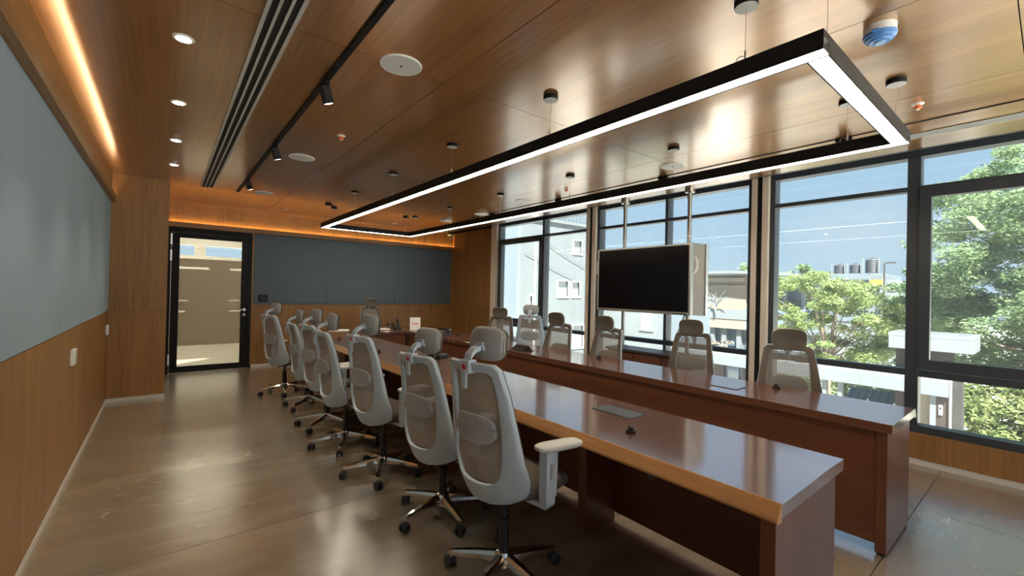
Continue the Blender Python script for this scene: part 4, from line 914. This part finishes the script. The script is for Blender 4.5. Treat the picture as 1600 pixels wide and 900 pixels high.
# --- low pale building seen under the display
lbn = thing('building', 'low pale building with dark windows seen below the wall display', 'building', (19, 15, GZ)); lbn['group'] = 'buildings outside'
part('wall', lbn, M['ext_white'], (-.2, .2, -2.9, 1.6, 0, 5.15)); part('wall', lbn, M['ext_pale'], (.2, 5, -2.9, 1.6, 0, 5.0)); part('roof_slab', lbn, M['ext_white'], (-.35, 5, -3.0, 1.7, 5.15, 5.3))
pass
for y, z in ((-2.3, 3.9), (-1.0, 1.5), (-2.3, 1.5), (.6, 1.5)):
    o = part('window', lbn, M['ext_white'], (-.25, -.2, y - .4, y + .4, z - .1, z)); part('window_pane', o, M['ext_win'], (-.23, -.2, y - .3, y + .3, z, z + .9))
shrub(16.5, 11.2, -3.6, (.7, 1.2, 1.3), 'green shrub in front of the low pale building', M['leafC'], 70, GS, 30, 100)
# --- building with the curved roof
cb = thing('building', 'building with white curved roof and blue grey lower floors right of the display', 'building', (31, 12.4, GZ)); cb['group'] = 'buildings outside'
c_ = lambda *b: (b[0] - 31, b[1] - 31, b[2] - 12.4, b[3] - 12.4, b[4] - GZ, b[5] - GZ)
ya_ = np.linspace(19.5, 8.7, 22); zt_ = [3.16 - .0105 * max(0, 14.4 - y) ** 2.05 - .004 * max(0, y - 14.4) ** 2 for y in ya_]
bm = NB(); prism(bm, [(y - 12.4, z - GZ) for y, z in zip(ya_, zt_)] + [(y - 12.4, z - .20 - GZ) for y, z in zip(ya_[::-1], zt_[::-1])], -1.6, 2.6, 'x'); obj('curved_roof', bm, M['ext_white'], cb, True, 30)
part('upper_wall', cb, M['ext_beige'], c_(30.25, 30.6, 12.85, 19.4, -.1, 2.9)); part('upper_glazing', cb, M['ext_glass'], c_(31.2, 31.5, 9.1, 12.85, .3, 2.5))
for y in (12.7, 11.6, 10.5, 9.5): part('column', cb, M['ext_white'], c_(30.4, 30.6, y, y + .16, GZ, 2.75 if y > 11 else 2.4))
part('soffit_band', cb, M['ext_beige'], c_(30.0, 30.25, 12.9, 19.4, 2.45, 2.7), c_(30.1, 30.25, 12.9, 19.4, 2.05, 2.2))
part('parapet', cb, M['ext_white'], c_(29.9, 30.1, 12.4, 19.4, -.1, .55)); part('fascia', cb, M['ext_beige'], c_(29.95, 31, 12.7, 19.4, -.75, -.1)); part('fascia', cb, M['ext_blue'], c_(29.95, 31, 8.6, 12.7, -.75, .7))
part('lower_wall', cb, M['ext_blue'], c_(30.5, 31, 8.6, 19.4, GZ, -.75))
for y in (14.9, 14.1, 13.1, 12.35, 11.6): part('panel', cb, M['ext_white'], c_(30.2, 30.5, y, y + .30, -2.2, -.75))
for y in (13.4, 11.9): o = part('window', cb, M['ext_pale'], c_(30.42, 30.5, y - .1, y + .75, -2.0, -.75)); part('window_pane', o, M['ext_glass'], c_(30.38, 30.42, y, y + .6, -1.95, -.85))
part('ledge', cb, M['ext_pale'], c_(29.6, 30.5, 11.2, 19.4, -2.9, -2.5))
for k in range(7): part('shop_bay', cb, M['ext_glass'] if k % 2 else M['ext_brown'], c_(30.3, 30.5, 10.4 + k * .95, 11.1 + k * .95, GZ, -3.1))
bl = thing('flower_bed', 'rosy blossom along the ledge of the curved roof building', 'flowers', (29.5, 12.6, -2.5)); rg = random.Random(5)
leaves('blossom', M['rosy'], bl, [(rg.uniform(-.1, .1), rg.uniform(-1.0, .5), rg.uniform(0, .3)) for _ in range(26)], [.22] * 26, 60, .07, 5)
bl = thing('flower_bed', 'pinkish bush with pale leaves before the lower windows of the curved building', 'flowers', (29.4, 14.1, -2.5))
leaves('blossom', M['ext_beige'], bl, [(rg.uniform(-.2, .2), rg.uniform(-.6, .6), rg.uniform(.1, .9)) for _ in range(26)], [.2] * 26, 50, .10, 6)
# ornamental bare tree on the terrace
orn = thing('terrace_tree', 'pale bare branching tree on the terrace under the curved roof', 'tree', (29.7, 14.6, .3)); bm = NB(); rg = random.Random(9)
tube(bm, [(0, 0, 0), (0, .05, .5), (0, 0, .9)], [.07, .05, .04], 6)
for k in range(14):
    a = rg.uniform(-1.6, 1.6); tube(bm, [(0, 0, rg.uniform(.4, .9)), (rg.uniform(-.2, .2), a * .5, rg.uniform(.7, 1.2)), (rg.uniform(-.3, .3), a, rg.uniform(.9, 1.6))], [.045, .035, .02], 5)
obj('branches', bm, M['ext_white'], orn)
# --- white block with tanks
tb = thing('building', 'far white block carrying three black water tanks', 'building', (36, 8.3, GZ)); tb['group'] = 'buildings outside'
part('wall', tb, M['ext_white'], (-2, 3, -2.4, 3.6, 0, 6.85)); part('roof_slab', tb, M['ext_pale'], (-2.1, 3, -1.8, 1.3, 6.85, 7.25)); part('window_band', tb, M['ext_pale'], (-2.05, -2, -2, 3, 4.2, 5.4))
for k, (y, w, h) in enumerate(((8.82, .30, .55), (7.99, .30, .55), (7.14, .34, .86))):
    t = thing('water_tank', ('black roof water tank, leftmost of three', 'black roof water tank, middle of three', 'tallest black roof water tank, rightmost of three')[k], 'tank', (34.6, y, 7.25 + GZ), 0, 'water tanks on the far roof')
    bm = NB(); pr = [(w, .03)]
    for j in range(7): pr += [(w, .03 + h * (j + .1) / 7), (w * 1.05, .03 + h * (j + .3) / 7), (w * 1.05, .03 + h * (j + .7) / 7), (w, .03 + h * (j + .9) / 7)]
    lathe(bm, pr + [(w * .9, h + .03), (w * .3, h + .10)], n=20); obj('drum', bm, M['tank'], t, True); part('stand', t, M['ext_white'], (-w, w, -w, w, 0, .03)); bm = NB(); lathe(bm, [(w * .3, h + .08), (w * .3, h + .14)], n=14); obj('lid', bm, M['tank'], t)
    part('frame', t, M['ext_white'], (-w - .08, -w - .03, -w - .08, -w - .03, 0, h + .1), (-w - .08, -w - .03, w + .03, w + .08, 0, h + .1))
sg = thing('roof_sign', 'small yellow sign on posts beside the far water tanks', 'sign', (33.6, 7.0, GZ)); part('panel', sg, M['yellow'], (0, .05, -.55, .05, 6.5, 6.85)); part('post', sg, M['ext_white'], (.05, .12, -.6, -.53, 0, 7.2), (.05, .12, .05, .12, 0, 7.2), (.05, .12, -.6, .12, 7.15, 7.22))
lpst = thing('lamp_post', 'thin grey street lamp post rising behind the trees', 'lamp post', (27, 5.12, GZ)); bm = NB(); tube(bm, [(0, 0, 0), (0, 0, 7.4)], [.06, .035], 8); tube(bm, [(0, 0, 7.4), (0, -.22, 7.42)], .03, 6); obj('pole', bm, M['ext_grey'], lpst); part('head', lpst, M['ext_grey'], (-.08, .08, -.42, -.12, 7.38, 7.45))
# cables running across the white facade
for a, b in (((13.2, 14.93, 4.1), (16.9, 14.93, 2.65)), ((12.6, 14.93, 3.25), (16.2, 14.93, 2.05))):
    p0, p1 = (Vector(v) - Vector((14.7, 17, GZ)) for v in (a, b)); bm = NB(); tube(bm, [tuple(p0), tuple((p0 + p1) / 2 + Vector((0, 0, -.06))), tuple(p1)], .012, 5); obj('wall_cable', bm, M['ext_blue'], wb)
